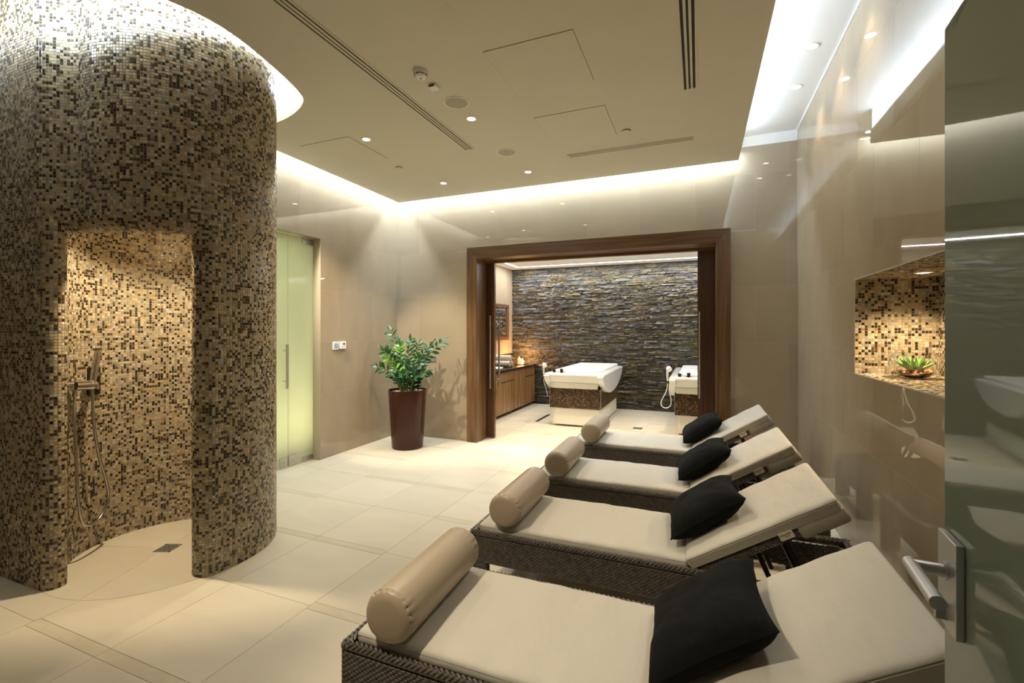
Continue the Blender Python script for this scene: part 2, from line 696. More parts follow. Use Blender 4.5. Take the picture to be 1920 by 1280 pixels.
floor_rects(YF, YB + .10, XL, XR)
floor_rects(YB + .10, BY1, BX0, BX1)

# left wall with the opening of the side door
wl = slabs('wall_left', [(YF, 0, 2.56, ZU), (4.06, 0, YB, ZU), (2.56, 2.535, 4.06, ZU)], 0, XL - .36, XL - .0005, 'grout',
           label='polished beige tiled wall with frosted glass door')
tile_wall(wl, (XL, 0, 0), VY, VX, 2.45, YB, ROWS, 4.06, [(2.56, 0, 4.06, 2.535)])
# lined reveal of that opening
tile_piece('wall_tile', 'wall_tile', wl, (XL - .14, 4.061, 0), VX * .138, VZ * 1.35, -VY)
tile_piece('wall_tile', 'wall_tile', wl, (XL - .14, 4.061, 1.35), VX * .138, VZ * 1.18, -VY)
tile_piece('wall_tile', 'wall_tile', wl, (XL - .14, 2.6, 2.536), VX * .138, VY * 1.46, -VZ)

# back wall with the portal
PX0, PX1, PZ = -2.84, .295, 2.56
wb = slabs('wall_back', [(XL - .36, 0, PX0, ZU), (PX1, 0, XR + .45, ZU), (PX0, PZ, PX1, ZU)], 1, YB + .0005, BY0, 'grout',
           label='polished beige tiled wall around the walnut portal')
tile_wall(wb, (0, YB, 0), VX, -VY, XL, XR, ROWS[:-1] + [3.445], .257, [(PX0, -1, PX1, PZ)])
MB().box(XL, YB - .001, 3.448, XR, YB + .01, ZU).build('plaster_strip', 'plaster_white', wb)

# right wall with the lit niche
NY0, NY1, NZ0, NZ1, NXB = 2.15, 3.615, 1.202, 1.812, 1.373
wr = slabs('wall_right', [(YF, 0, NY0, ZU), (NY1, 0, BY0, ZU), (NY0, 0, NY1, NZ0), (NY0, NZ1, NY1, ZU)], 0, XR + .0005, XR + .45,
           'grout', label='polished beige tiled wall with mosaic niche')
MB().box(NXB, NY0, NZ0, XR + .45, NY1, NZ1).build('niche_back', 'mos_grout', wr)
tile_wall(wr, (XR, 0, 0), VY, -VX, YF, YB, ROWS, 2.67, [(NY0, NZ0, NY1, NZ1)])
MB().box(XR - .006, YF, ZU - .012, XR + .006, YB, ZU).build('edge_bead', 'plaster_white', wr)

# wall behind the camera with the doorway the camera stands in front of
wf = slabs('wall_front', [(XL - .36, 0, -1.2, ZU), (.345, 0, XR + .45, ZU), (-1.2, 2.4, .345, ZU)], 1, YF - .15, YF, 'plaster',
           label='plain wall behind the viewer')
pier = MB().box(.345, YF, 0, XR, .04, ZU).build('wall_pier', 'plaster')
tag(pier, 'wall pier that carries the satin glass door', None, None, 'structure')

# dropped ceiling with the free-form opening around the shower
s_ = .9833
hole_raw = [(-3.84, 2.945), (-3.60, 2.935), (-3.408, 2.921), (-3.21, 2.883), (-3.014, 2.811), (-2.861, 2.715), (-2.792, 2.604),
            (-2.721, 2.398), (-2.652, 2.131), (-2.621, 1.926), (-2.634, 1.759), (-2.685, 1.611), (-2.78, 1.43), (-2.96, 1.24),
            (-3.22, 1.10), (-3.55, 1.04), (-3.84, 1.03)]
hole = [(x * s_, y * s_) for x, y in hole_raw]
hole[0] = (-3.84, hole[0][1])
hole[-1] = (-3.84, hole[-1][1])
hole = [tuple(p[:2]) for p in catmull([(x, y, 0) for x, y in hole], 5)]
CX0, CX1, CY1 = -3.84, .384, 5.30
poly = [(CX1, YF), (CX1, CY1), (CX0, CY1)] + hole + [(CX0, YF)]
ceil = MB().prism(poly, ZC, ZT).build('ceiling', 'plaster', fix=True)
tag(ceil, 'dropped plaster ceiling with glowing edges', None, None, 'structure')
upper = MB().box(XL - .36, YF - .15, ZU, XR + .45, BY0, ZU + .1).build('ceiling_upper', 'plaster_white')
tag(upper, 'white upper ceiling seen in the light coves', None, None, 'structure')
# unseen upstands added to stop cove light leaking into the void
MB().box(CX1 - .16, YF, ZT, CX1 - .14, CY1, ZU).build('cove_light_stop', 'plaster_white', ceil)
MB().box(CX0, CY1 - .05, ZT, CX1, CY1 - .03, ZU).build('cove_light_stop', 'plaster_white', ceil)
MB().box(CX0 + .03, 2.95, ZT, CX0 + .05, CY1, ZU).build('cove_light_stop', 'plaster_white', ceil)


def offset_curve(pts, d):
    out = []
    for i, p in enumerate(pts):
        a, b = pts[max(i - 1, 0)], pts[min(i + 1, len(pts) - 1)]
        t = Vector((b[0] - a[0], b[1] - a[1])).normalized()
        out.append((p[0] - t.y * d, p[1] + t.x * d))
    return out


def ribbon(pts, z0, z1):
    b = MB()
    n = len(pts)
    b.add([(x, y, z0) for x, y in pts] + [(x, y, z1) for x, y in pts], [(i, i + 1, n + i + 1, n + i) for i in range(n - 1)])
    return b


up = offset_curve(hole, .13)
ribbon(up, ZT, ZU).build('cove_light_stop', 'plaster_white', ceil)  # same added screen behind the ring, holding its light in

# shell of the treatment room behind
slabs('wall_far_left', [(BY0, 0, BY1, BZ + .1)], 0, BX0 - .2, BX0 - .0005, 'grout', label='beige tiled side wall of the treatment room')
wfl = bpy.data.objects['wall_far_left']
tile_wall(wfl, (BX0, 0, 0), VY, VX, BY0, BY1, [0, .15, .75, 1.35, 1.95, 2.55, BZ], 6.2)
slabs('wall_far_right', [(BY0, 0, BY1, BZ + .1)], 0, BX1, BX1 + .2, 'plaster', label='side wall of the treatment room')
slabs('wall_portal_rear', [(BX0, 0, PX0, BZ), (PX1, 0, BX1, BZ), (PX0, PZ, PX1, BZ)], 1, BY0 - .002, BY0 + .01, 'plaster',
      label='rear face of the portal wall')
wfar = slabs('wall_far', [(BX0 - .2, 0, BX1 + .2, BZ + .1)], 1, BY1 + .02, BY1 + .2, 'dark_slot', label='stacked slate ledger stone wall')
cf = MB().box(BX0 - .2, BY0, BZ, BX1 + .2, BY1 + .2, BZ + .1).build('ceiling_far', 'plaster_white')
tag(cf, 'white ceiling of the treatment room', None, None, 'structure')

# ------------------------------------------------------------------ ledger stones
random.seed(11)
stones = []
z = 0.0
while z < BZ:
    h = random.choice([.018, .022, .026, .030, .038])
    h = min(h, BZ - z)
    x = BX0 - random.uniform(0, .2)
    while x < BX1:
        L = random.uniform(.08, .40) * (1.0 if h > .03 else .8)
        d = random.uniform(.004, .032)
        a, b = max(x, BX0), min(x + L, BX1)
        if b - a > .01:
            stones.append((a, b, z, z + h, d, random.random()))
        x += L
    z += h


def in_view(s):
    return s[0] < .12 and s[1] > -3.58


order = sorted(range(len(stones)), key=lambda i: -((stones[i][1] - stones[i][0]) * (stones[i][3] - stones[i][2])) if in_view(stones[i]) else 0)
single = set(order[:300])


def unit_stone(seed):
    random.seed(seed)
    b = MB()
    j = lambda a: random.uniform(-a, a)
    nx = 4
    vs = []
    for zz in (-.5, .5):
        for i in range(nx + 1):
            vs.append((-.5 + i / nx, 0, zz))
    for zz in (-.47, .47):
        for i in range(nx + 1):
            vs.append((-.5 + i / nx + (0 if i in (0, nx) else j(.05)), -1 + j(.25), zz + j(.03)))
    n = nx + 1
    fs = []
    for i in range(nx):
        fs.append((2 * n + i, 2 * n + i + 1, 3 * n + i + 1, 3 * n + i))
        fs.append((n + i, 3 * n + i, 3 * n + i + 1, n + i + 1))
        fs.append((i, i + 1, 2 * n + i + 1, 2 * n + i))
    fs.append((0, 2 * n, 3 * n, n))
    fs.append((nx, n + nx, 3 * n + nx, 2 * n + nx))
    return vs, fs


protos = [unit_stone(100 + i) for i in range(14)]
pm = []
for i, (vs, fs) in enumerate(protos):
    me = bpy.data.meshes.new('stone')
    me.from_pydata(vs, [], fs)
    me.materials.append(M['stone'])
    pm.append(me)
rv, rf, rc = [], [], []
for i, (a, b, z0, z1, d, r) in enumerate(stones):
    k = i % len(pm)
    sx, sy, sz = b - a - .001, d + .018, z1 - z0 - .0015
    cx, cz = (a + b) / 2, (z0 + z1) / 2
    if i in single:
        o = bpy.data.objects.new('stone', pm[k])
        COL.objects.link(o)
        o.parent = wfar
        o.location = (cx, BY1 + .02, cz)
        o.scale = (sx, sy, sz)
    else:
        vs, fs = protos[k]
        base = len(rv)
        rv += [(p[0] * sx + cx, p[1] * sy + BY1 + .02, p[2] * sz + cz) for p in vs]
        rf += [tuple(q + base for q in f) for f in fs]
        rc += [r] * len(vs)
me = bpy.data.meshes.new('stone_rest')
me.from_pydata(rv, [], rf)
ca = me.attributes.new('Col', 'FLOAT_COLOR', 'POINT')
ca.data.foreach_set('color', np.repeat(np.array(rc, dtype=np.float32), 4))
o = link('stone_rest', me, 'stone_rest', wfar)
o['kind'] = 'stuff'

# ------------------------------------------------------------------ mosaic
RNG = np.random.default_rng(5)
LIGHTC = np.array([(.46, .385, .26), (.38, .305, .195), (.30, .245, .17), (.51, .44, .32), (.41, .285, .14), (.34, .295, .23), (.43, .33, .19),
                   (.26, .22, .16)])
DARKC = np.array([(.035, .022, .010), (.055, .036, .014), (.024, .016, .010), (.075, .045, .018)])
MIDC = np.array([(.17, .10, .05), (.24, .17, .09)])
BROWNC = np.array([(.05, .028, .014), (.085, .045, .02), (.13, .07, .03), (.03, .018, .01), (.17, .10, .045)])


def tess_colors(n, dark=.27, mid=.05, brown=False):
    col = np.ones((n, 4), dtype=np.float32)
    if brown:
        col[:, :3] = BROWNC[RNG.integers(0, len(BROWNC), n)]
        col[:, 3] = RNG.random(n)
        return col
    r = RNG.random(n)
    col[:, :3] = LIGHTC[RNG.integers(0, len(LIGHTC), n)] * RNG.uniform(.9, 1.08, (n, 1))
    col[:, 3] = RNG.uniform(0, .5, n)
    d = r < dark
    col[d, :3] = DARKC[RNG.integers(0, len(DARKC), d.sum())]
    col[d, 3] = RNG.uniform(.7, 1, d.sum())
    d = (r >= dark) & (r < dark + mid)
    col[d, :3] = MIDC[RNG.integers(0, len(MIDC), d.sum())]
    col[d, 3] = .6
    return col


def tess_mesh(name, C, U, V, N, hu, hv, mat, parent, h=.0022, brown=False, dark=.27):
    """C centres, U / V unit tile directions, N normals, hu / hv half sizes (scalars or arrays)"""
    C, U, V, N = [np.asarray(q, dtype=np.float64) for q in (C, U, V, N)]
    n = len(C)
    hu = np.broadcast_to(np.asarray(hu, dtype=np.float64), (n,))[:, None]
    hv = np.broadcast_to(np.asarray(hv, dtype=np.float64), (n,))[:, None]
    off = np.array(chain_off(parent)) if parent is not None else np.zeros(3)
    ins = .0013
    tilt = RNG.normal(0, .00022, (n, 2))
    vs = np.zeros((n, 8, 3))
    k = 0
    for lev in (0, 1):
        for su, sv in ((-1, -1), (1, -1), (1, 1), (-1, 1)):
            a = U * su * (hu - ins * lev) + V * sv * (hv - ins * lev)
            hh = 0 if lev == 0 else (h + tilt[:, :1] * su + tilt[:, 1:] * sv)
            vs[:, k] = C + a + N * hh - off
            k += 1
    fl = np.array([4, 5, 6, 7, 0, 1, 5, 4, 1, 2, 6, 5, 2, 3, 7, 6, 3, 0, 4, 7])
    flip = np.einsum('ij,ij->i', np.cross(U, V), N) < 0
    idx = np.tile(fl, (n, 1))
    idx[flip] = fl.reshape(5, 4)[:, ::-1].ravel()
    idx = idx + (np.arange(n) * 8)[:, None]
    me = bpy.data.meshes.new(name)
    me.vertices.add(n * 8)
    me.vertices.foreach_set('co', vs.ravel())
    me.loops.add(n * 20)
    me.loops.foreach_set('vertex_index', idx.ravel().astype(np.int32))
    me.polygons.add(n * 5)
    me.polygons.foreach_set('loop_start', (np.arange(n * 5) * 4).astype(np.int32))
    me.update(calc_edges=True)
    me.validate()
    me.shade_flat()
    at = me.attributes.new('Col', 'FLOAT_COLOR', 'POINT')
    at.data.foreach_set('color', np.repeat(tess_colors(n, dark, brown=brown), 8, axis=0).ravel())
    o = link(name, me, mat, parent)
    o['kind'] = 'stuff'
    return o


PIT = .0172
TS = .0172 / 2 - .00085


def resample(pts, pitch):
    P = np.array(pts)
    d = np.hypot(*np.diff(P, axis=0).T)
    s = np.r_[0, np.cumsum(d)]
    n = max(1, int(round(s[-1] / pitch)))
    q = (np.arange(n) + .5) * s[-1] / n
    f = lambda t: np.c_[np.interp(t, s, P[:, 0]), np.interp(t, s, P[:, 1])]
    c = f(q)
    t = f(np.clip(q + .004, 0, s[-1])) - f(np.clip(q - .004, 0, s[-1]))
    t /= np.hypot(*t.T)[:, None]
    return c, t, s[-1] / n


def arc(cx, cy, r, a0, a1, n=40):
    return [(cx + r * math.cos(math.radians(a0 + (a1 - a0) * i / n)), cy + r * math.sin(math.radians(a0 + (a1 - a0) * i / n))) for i in range(n + 1)]


OC, OR_ = (-3.27, 2.076), .562
IC, IR = (-3.376, 2.016), .50
ZL = 2.135
LR = .075
left_flat = [(XL, 1.41), (-3.75, 1.41), (-3.465, 1.415)]
lower = (left_flat + arc(-3.465, 1.47, .055, -90, 90, 14)[1:] + arc(*IC, IR, 261.5, -12.3, 120)[1:]
         + arc(-2.8055, 1.9295, .086, 194, 374, 20)[1:] + arc(*OC, OR_, -12.6, 130, 70)[1:])
scv = [(-3.52 + .215 * t, 1.41 + .105 * (t * t * (3 - 2 * t))) for t in [i / 10 for i in range(11)]]
upper_path = [(XL, 1.41)] + scv + arc(*OC, OR_, -93, 130, 110)[1:]

shower = empty('shower_enclosure', (-3.3, 2.03, 0), 'round walk-in shower clad in beige and brown mosaic', 'shower')


def wall_shell(name, path, z0, z1, d=.0):
    b = MB()
    n = len(path)
    c = []
    for i, p in enumerate(path):
        a, q = path[max(i - 1, 0)], path[min(i + 1, n - 1)]
        t = Vector((q[0] - a[0], q[1] - a[1])).normalized()
        c.append((p[0] - t.y * d, p[1] + t.x * d))
    b.add([(x, y, z0) for x, y in c] + [(x, y, z1) for x, y in c], [(i, i + 1, n + i + 1, n + i) for i in range(n - 1)])
    return b.build(name, 'mos_grout', shower, smooth=True)


def mosaic_wall(name, path, z0, z1):
    c, t, pu = resample(path, PIT)
    nz = int(round((z1 - z0) / PIT))
    pv = (z1 - z0) / nz
    n = len(c)
    C = np.zeros((nz, n, 3))
    C[:, :, :2] = c
    C[:, :, 2] = (z0 + (np.arange(nz) + .5) * pv)[:, None]
    U = np.zeros_like(C)
    U[:, :, :2] = t
    N = np.zeros_like(C)
    N[:, :, 0] = t[:, 1]
    N[:, :, 1] = -t[:, 0]
    V = np.zeros_like(C)
    V[:, :, 2] = 1
    return tess_mesh(name, C.reshape(-1, 3), U.reshape(-1, 3), V.reshape(-1, 3), N.reshape(-1, 3), pu / 2 - .00085, pv / 2 - .00085,
                     'mosaic', shower)


wall_shell('lower_wall', lower, 0, ZL)
mosaic_wall('lower_mosaic', lower, 0, ZL)
wall_shell('upper_wall', upper_path, ZL, ZU)
mosaic_wall('upper_mosaic', upper_path, ZL, ZU)
inner_top = arc(*IC, IR, 330, -30, 90)
wall_shell('inner_wall', inner_top, ZL, 2.42)
mosaic_wall('inner_mosaic', arc(*IC, IR, 262, 60, 70), ZL, 2.42)
MB().prism(arc(*IC, IR - .02, 0, 360, 48)[:-1], 2.42, 2.45).build('shower_ceiling', 'plaster', shower)
# rounded lintel swept under the upper wall
lint = [p for p in upper_path if p[0] > -3.475]
la = [i for i, p in enumerate(lint) if math.degrees(math.atan2(p[1] - OC[1], p[0] - OC[0])) > -12.5 and p[1] > 1.6][0]
lint = lint[:la + 1]
lc, lt, lpu = resample(lint, PIT)


def lint_pt(i, phi, extra=0.):
    nrm = np.array([lt[i][1], -lt[i][0]])
    p = lc[i] - nrm * (LR - (LR + extra) * math.cos(phi))
    return (p[0], p[1], ZL - (LR + extra) * math.sin(phi)), (nrm[0] * math.cos(phi), nrm[1] * math.cos(phi), -math.sin(phi)), \
           (-nrm[0] * math.sin(phi), -nrm[1] * math.sin(phi), -math.cos(phi))


nl = len(lc)
MB().grid(lambda u, v: lint_pt(min(nl - 1, int(round(u * (nl - 1)))), v * PI)[0], nl, 12).build('lintel', 'mos_grout', shower, smooth=True)
nph = int(round(LR * PI / PIT))
Cc, Uc, Vc, Nc = [], [], [], []
for j in range(nph):
    for i in range(nl):
        c_, n_, v_ = lint_pt(i, (j + .5) * PI / nph)
        Cc.append(c_)
        Nc.append(n_)
        Vc.append(v_)
        Uc.append((lt[i][0], lt[i][1], 0))
tess_mesh('lintel_mosaic', Cc, Uc, Vc, Nc, lpu / 2 - .001, LR * PI / nph / 2 - .0009, 'mosaic', shower)
# thin dark maintenance-hatch joint in the front wall
MB().box(-4.0, 1.4045, 1.472, -3.76, 1.409, 1.477).build('hatch_joint', 'dark_slot', shower)

# niche lining
def plane_mosaic(name, org, u, v, n, lu, lv, parent, mat='mosaic', pit=PIT, brown=False, dark=.27):
    org, u, v, n = [np.array(q, dtype=float) for q in (org, u, v, n)]
    nu, nv = max(1, int(round(lu / pit))), max(1, int(round(lv / pit)))
    pu, pv = lu / nu, lv / nv
    I, J = np.meshgrid(np.arange(nu), np.arange(nv))
    C = org + ((I.ravel() + .5) * pu)[:, None] * u + ((J.ravel() + .5) * pv)[:, None] * v
    k = len(C)
    return tess_mesh(name, C, np.tile(u, (k, 1)), np.tile(v, (k, 1)), np.tile(n, (k, 1)), pu / 2 - .0008, pv / 2 - .0008, mat, parent,
                     brown=brown, dark=dark)


LD = NXB - XR
plane_mosaic('niche_mosaic', (XR, NY1 - .002, NZ0), (1, 0, 0), (0, 0, 1), (0, -1, 0), LD, NZ1 - NZ0, wr)
plane_mosaic('niche_mosaic', (NXB - .002, NY0, NZ0), (0, 1, 0), (0, 0, 1), (-1, 0, 0), NY1 - NY0, NZ1 - NZ0, wr)
plane_mosaic('niche_mosaic', (XR, NY0 + .002, NZ0), (1, 0, 0), (0, 0, 1), (0, 1, 0), LD, NZ1 - NZ0, wr)
plane_mosaic('niche_mosaic', (XR, NY0, NZ0 + .002), (1, 0, 0), (0, 1, 0), (0, 0, 1), LD, NY1 - NY0, wr)
plane_mosaic('niche_mosaic', (XR, NY0, NZ1 - .002), (1, 0, 0), (0, 1, 0), (0, 0, -1), LD, NY1 - NY0, wr)
gb = MB()
gb.box(XR - .001, NY1 - .002, NZ0, NXB, NY1 + .004, NZ1).box(XR - .001, NY0 - .004, NZ0, NXB, NY0 + .002, NZ1)
gb.box(XR - .001, NY0, NZ0 - .004, NXB, NY1, NZ0 + .002).box(XR - .001, NY0, NZ1 - .002, NXB, NY1, NZ1 + .004)
gb.box(NXB - .002, NY0, NZ0, NXB + .002, NY1, NZ1)
gb.build('niche_grout', 'mos_grout', wr)
# ------------------------------------------------------------------ shower floor, drains
tray = empty('shower_floor', (-3.36, 2.02, 0), 'round cream shower floor cut in four pieces around the drain', 'shower floor')
for q in range(4):
    a0 = 20 + q * 90
    pts = [(-3.36, 2.02)] + arc(-3.36, 2.02, .612, a0 + .25, a0 + 89.75, 20)
    MB().prism(pts, -.002, .0016).build('floor_piece', 'floor_tile', tray)


def drain(name, c, ang, size, label, parent=None):
    d = empty(name, (c[0], c[1], 0), label, 'drain')
    R = Matrix.Translation((c[0], c[1], 0)) @ Matrix.Rotation(math.radians(ang), 4, 'Z')
    h = size / 2
    MB().box(-h, -h, .0, h, h, .0022).xform(R).build('slot_plate', 'vent_throat', d)
    fr = MB()
    for a in ((-h, -h, h, -h + .012), (-h, h - .012, h, h), (-h, -h, -h + .012, h), (h - .012, -h, h, h)):
        fr.box(a[0], a[1], .0022, a[2], a[3], .0042)
    fr.xform(R).build('frame', 'alu', d)
    br = MB()
    k = 6
    for i in range(k):
        x = -h + .018 + (size - .036) * i / (k - 1)
        if i % 2 == 0:
            br.box(x - .004, -h + .012, .0022, x + .004, -.006, .0036)
            br.box(x - .004, .006, .0022, x + .004, h - .012, .0036)
        else:
            br.box(x - .004, -h + .03, .0022, x + .004, h - .03, .0036)
    br.box(-h + .012, -.006, .0022, h - .012, .006, .0036)
    br.xform(R).build('grate', 'alu', d)
    return d


drain('floor_drain', (-3.347, 2.017), 20, .115, 'square chrome floor drain inside the mosaic shower')
drain('floor_drain', (-.855, 7.18), 0, .13, 'square chrome floor drain between the two white hydrotherapy beds')
ld = empty('linear_drain', (-2.45, 7.44, 0), 'dark slot drain in the floor beside the wooden vanity', 'drain')
MB().box(-2.475, 7.10, 0, -2.425, 7.78, .002).build('slot', 'dark_slot', ld)
fr = MB().box(-2.48, 7.095, 0, -2.475, 7.785, .003).box(-2.425, 7.095, 0, -2.42, 7.785, .003)
fr.box(-2.48, 7.09, 0, -2.42, 7.095, .003).box(-2.48, 7.785, 0, -2.42, 7.79, .003).build('frame', 'steel', ld)

# ================================================================== DOORS AND PORTAL
t1 = empty('trim_1', (-1.27, 5.45, 0), 'wide walnut portal frame of the treatment room', None, None, 'structure')
FX0, FX1, FI0, FI1 = -2.866, .319, -2.715, .172
FZ1, FZI = 2.586, 2.435
MB().hexa([(FX0, 5.45, 0), (FI0, 5.45, 0), (FI0, 5.51, 0), (FX0, 5.51, 0),
           (FX0, 5.45, FZ1), (FI0, 5.45, FZI), (FI0, 5.51, FZI), (FX0, 5.51, FZ1)]).build('jamb_face', 'walnut_v', t1, bevel=.002)
MB().hexa([(FI1, 5.45, 0), (FX1, 5.45, 0), (FX1, 5.51, 0), (FI1, 5.51, 0),
           (FI1, 5.45, FZI), (FX1, 5.45, FZ1), (FX1, 5.51, FZ1), (FI1, 5.51, FZI)]).build('jamb_face', 'walnut_v', t1, bevel=.002)
MB().hexa([(FI0, 5.45, FZI), (FI1, 5.45, FZI), (FI1, 5.51, FZI), (FI0, 5.51, FZI),
           (FX0, 5.45, FZ1), (FX1, 5.45, FZ1), (FX1, 5.51, FZ1), (FX0, 5.51, FZ1)]).build('head_face', 'walnut_h', t1, bevel=.002)
MB().box(FI0 - .03, 5.511, 0, FI0 - .001, 5.74, FZI + .03).build('reveal', 'walnut_v', t1)
MB().box(FI1 + .001, 5.511, 0, FI1 + .03, 5.74, FZI + .03).build('reveal', 'walnut_v', t1)
MB().box(FI0, 5.511, FZI + .001, FI1, 5.72, FZI + .03).build('reveal_head', 'walnut_h', t1)
MB().box(FI0, 5.72, FZI - .03, FI1, 5.745, FZI + .12).build('pelmet', 'walnut_h', t1)
MB().box(FI0 - .12, 5.93, 0, FI0 - .05, 5.98, FZI + .1).build('rear_jamb', 'walnut_v', t1)
MB().box(FI1 + .05, 5.93, 0, FI1 + .12, 5.98, FZI + .1).build('rear_jamb', 'walnut_v', t1)
MB().box(FI0 - .12, 5.93, FZI, FI1 + .12, 5.98, FZI + .12).build('rear_head', 'walnut_h', t1)


def bar_handle(parent, x, y0, y1, za, zb, r=.012, name='handle'):
    h = MB().cyl((x, y0, za), (x, y0, zb), r, n=14)
    for zz in (za + .12, zb - .12):
        h.cyl((x, y0, zz), (x, y1, zz), r * .8, n=10)
    return h.build(name, 'steel', parent, smooth=True)


d3 = empty('door_3', (-2.66, 5.80, 0), 'dark walnut sliding door at the vanity side of the portal', None, None, 'structure')
MB().box(-2.83, 5.775, .01, -2.607, 5.818, FZI + .02).build('door_leaf', 'walnut_dark', d3, bevel=.002)
MB().box(-2.618, 5.774, .01, -2.606, 5.819, FZI + .02).build('edge_strip', 'walnut_v', d3)
bar_handle(d3, -2.645, 5.715, 5.776, .69, 1.69)
bar_handle(d3, -2.585, 5.885, 5.818, .69, 1.69)
d4 = empty('door_4', (.09, 5.80, 0), 'dark walnut sliding door at the lounger side of the portal', None, None, 'structure')
MB().box(-.012, 5.775, .01, .29, 5.818, FZI + .02).build('door_leaf', 'walnut_dark', d4, bevel=.002)
bar_handle(d4, .012, 5.715, 5.776, .70, 1.70)

# frosted side door
GX = -4.13
d1 = empty('door_1', (GX, 3.3, 0), 'frosted lime-tinted glass double door in the beige tiled wall', None, None, 'structure')
MB().box(GX - .010, 3.712, .012, GX, 4.058, 2.53).build('glass_pane', 'glass_side', d1)
MB().box(GX - .010, 2.62, .012, GX, 3.704, 2.53).build('glass_pane', 'glass_side', d1)
hb = MB()
hb.box(GX + .045, 3.638, .86, GX + .060, 3.666, 1.335)
hb.build('pull_bar', 'steel', d1, bevel=.002)
for zz in (.94, 1.27):
    MB().cyl((GX, 3.652, zz), (GX + .046, 3.652, zz), .008, n=10).build('pull_post', 'chrome', d1, smooth=True)
for (ya, yb, zb) in ((3.60, 3.70, .115), (3.716, 3.82, .125), (3.90, 4.056, .06)):
    MB().box(GX - .015, ya, .012, GX + .006, yb, zb).build('patch_fitting', 'steel', d1, bevel=.002)
MB().box(GX - .015, 3.90, 2.46, GX + .006, 4.056, 2.53).build('patch_fitting', 'steel', d1, bevel=.002)
for yy in (3.65, 3.77):
    MB().cyl((GX + .006, yy, .06), (GX + .009, yy, .06), .007, n=10).build('lock_screw', 'grey_plastic', d1)
# lit steam corridor behind the frosted door
cor = MB()
cor.box(-5.6, 2.3, 0, -5.55, 4.4, 2.7).box(-5.55, 2.25, 0, -4.38, 2.3, 2.7).box(-5.55, 4.4, 0, -4.38, 4.45, 2.7).box(-5.6, 2.25, 2.7, -4.38, 4.45, 2.75)
co = cor.build('wall_corridor', 'plaster')
tag(co, 'pale corridor walls behind the frosted door', None, None, 'structure')
light_area('corridor_fill_top', (-4.95, 3.5, 2.66), .5, .5, 14, (.78, 1.0, .86), (0, 0, 0), co)  # unseen tinted lights, added here and below to make the glass glow
light_area('corridor_fill_low', (-4.75, 3.8, .12), .3, .6, 27, (1.0, .93, .60), (PI, 0, 0), co)

# satin glass door beside the camera
ED, US = Vector((.413, 1.067, 0)), math.radians(5.3)
door2 = empty('door_2', (0, 0, 0), 'open satin glass door with aluminium lever handle', None, None, 'structure')
DW = 1.02
# local frame: x = away from the hand side (normal towards the room), y = along the leaf to its free edge at y = 0
MB().box(0, -DW, .012, .010, 0, 2.026).build('glass_pane', 'glass_front', door2, bevel=.001)
MB().box(-.0125, -.092, .968, -.0005, -.011, 1.126).build('back_plate', 'alu', door2, bevel=.0015)
MB().box(.0105, -.092, .968, .0235, -.011, 1.126).build('back_plate', 'alu', door2, bevel=.0015)
for sx in (-1, 1):
    x0 = -.0125 if sx < 0 else .0235
    MB().cyl((x0, -.052, 1.066), (x0 + sx * .004, -.052, 1.066), .0155, n=24).build('rosette', 'alu', door2, smooth=True)
    lv = MB().cyl((x0, -.052, 1.066), (x0 + sx * .047, -.052, 1.066), .0108, n=20)
    lv.cyl((x0 + sx * .047, -.0412, 1.066), (x0 + sx * .047, -.182, 1.066), .0108, n=20)
    lv.build('lever', 'alu', door2, smooth=True)
    kc = MB().cyl((x0, -.040, 1.000), (x0 + sx * .012, -.040, 1.000), .0085, n=16)
    kc.box(min(x0, x0 + sx * .012), -.045, .978, max(x0, x0 + sx * .012), -.035, .998)
    kc.build('key_cylinder', 'steel', door2, smooth=True)
for zz in (.25, 1.75):
    MB().box(-.008, -DW, zz, .018, -DW + .09, zz + .12).build('hinge', 'alu', door2, bevel=.002)
door2.location = (ED.x, ED.y, 0)
door2.rotation_euler = (0, 0, -US)

# ================================================================== CEILING LAMPS AND FITTINGS
def downlight(x, y, z, label, power=P_DOWN, col=WARM, size=88, blend=.85, aim=None, group=None, r=.038, lens='lamp'):
    d = empty('downlight', (x, y, z), label, 'downlight', group)
    MB().lathe([(r + .008, 0), (r + .008, -.004), (r, -.006), (r * .86, -.003), (r * .86, -.0005), (r + .008, 0)], (x, y, z), 28).build(
        'trim_ring', 'white_plastic', d, smooth=True)
    MB().cyl((x, y, z - .0035), (x, y, z - .001), r * .84, n=24).build('lens', lens, d)
    light_spot('downlight_beam', (x, y, z - .012), power, col, size, blend, d, aim, r * .7)
    return d


CXA, CXB = -1.757, -2.842
downlight(-2.845, 3.428, ZC, 'recessed downlight nearest the mosaic shower, beside the square ceiling hatch', 95, WARM, 125, .6)
downlight(-1.757, 3.425, ZC, 'recessed downlight right beside the larger round ceiling speaker', 112, WARM, 125, .6)
downlight(-1.760, 4.810, ZC, 'recessed downlight above the portal, the one nearer the speaker')
downlight(-2.832, 4.795, ZC, 'recessed downlight nearest the far tiled corner above the potted plant')
downlight(.769, 3.938, ZU, 'downlight in the bright side cove, the nearer of two', 27, WARM, 95)
downlight(.771, 4.541, ZU, 'downlight in the bright side cove, the farther of two', 27, WARM, 95)
for k, yy in enumerate((3.34, 2.14, .94)):
    downlight(.770, yy, ZU, 'downlight in the side cove above the loungers, out of sight', 26, WARM, 95, group='cove downlights above the loungers', lens='lamp_dim')
for (xx, yy, pw, am) in ((-2.50, .55, 30, None), (-1.50, .45, 280, (-.55, 1.75, .4))):  # the aimed one is added, unseen, to brighten the nearest lounger
    downlight(xx, yy, ZC, 'downlight assumed in the near part of the ceiling, out of sight', pw, size=88 if am is None else 46, aim=am, lens='lamp_dim', group='near ceiling downlights')
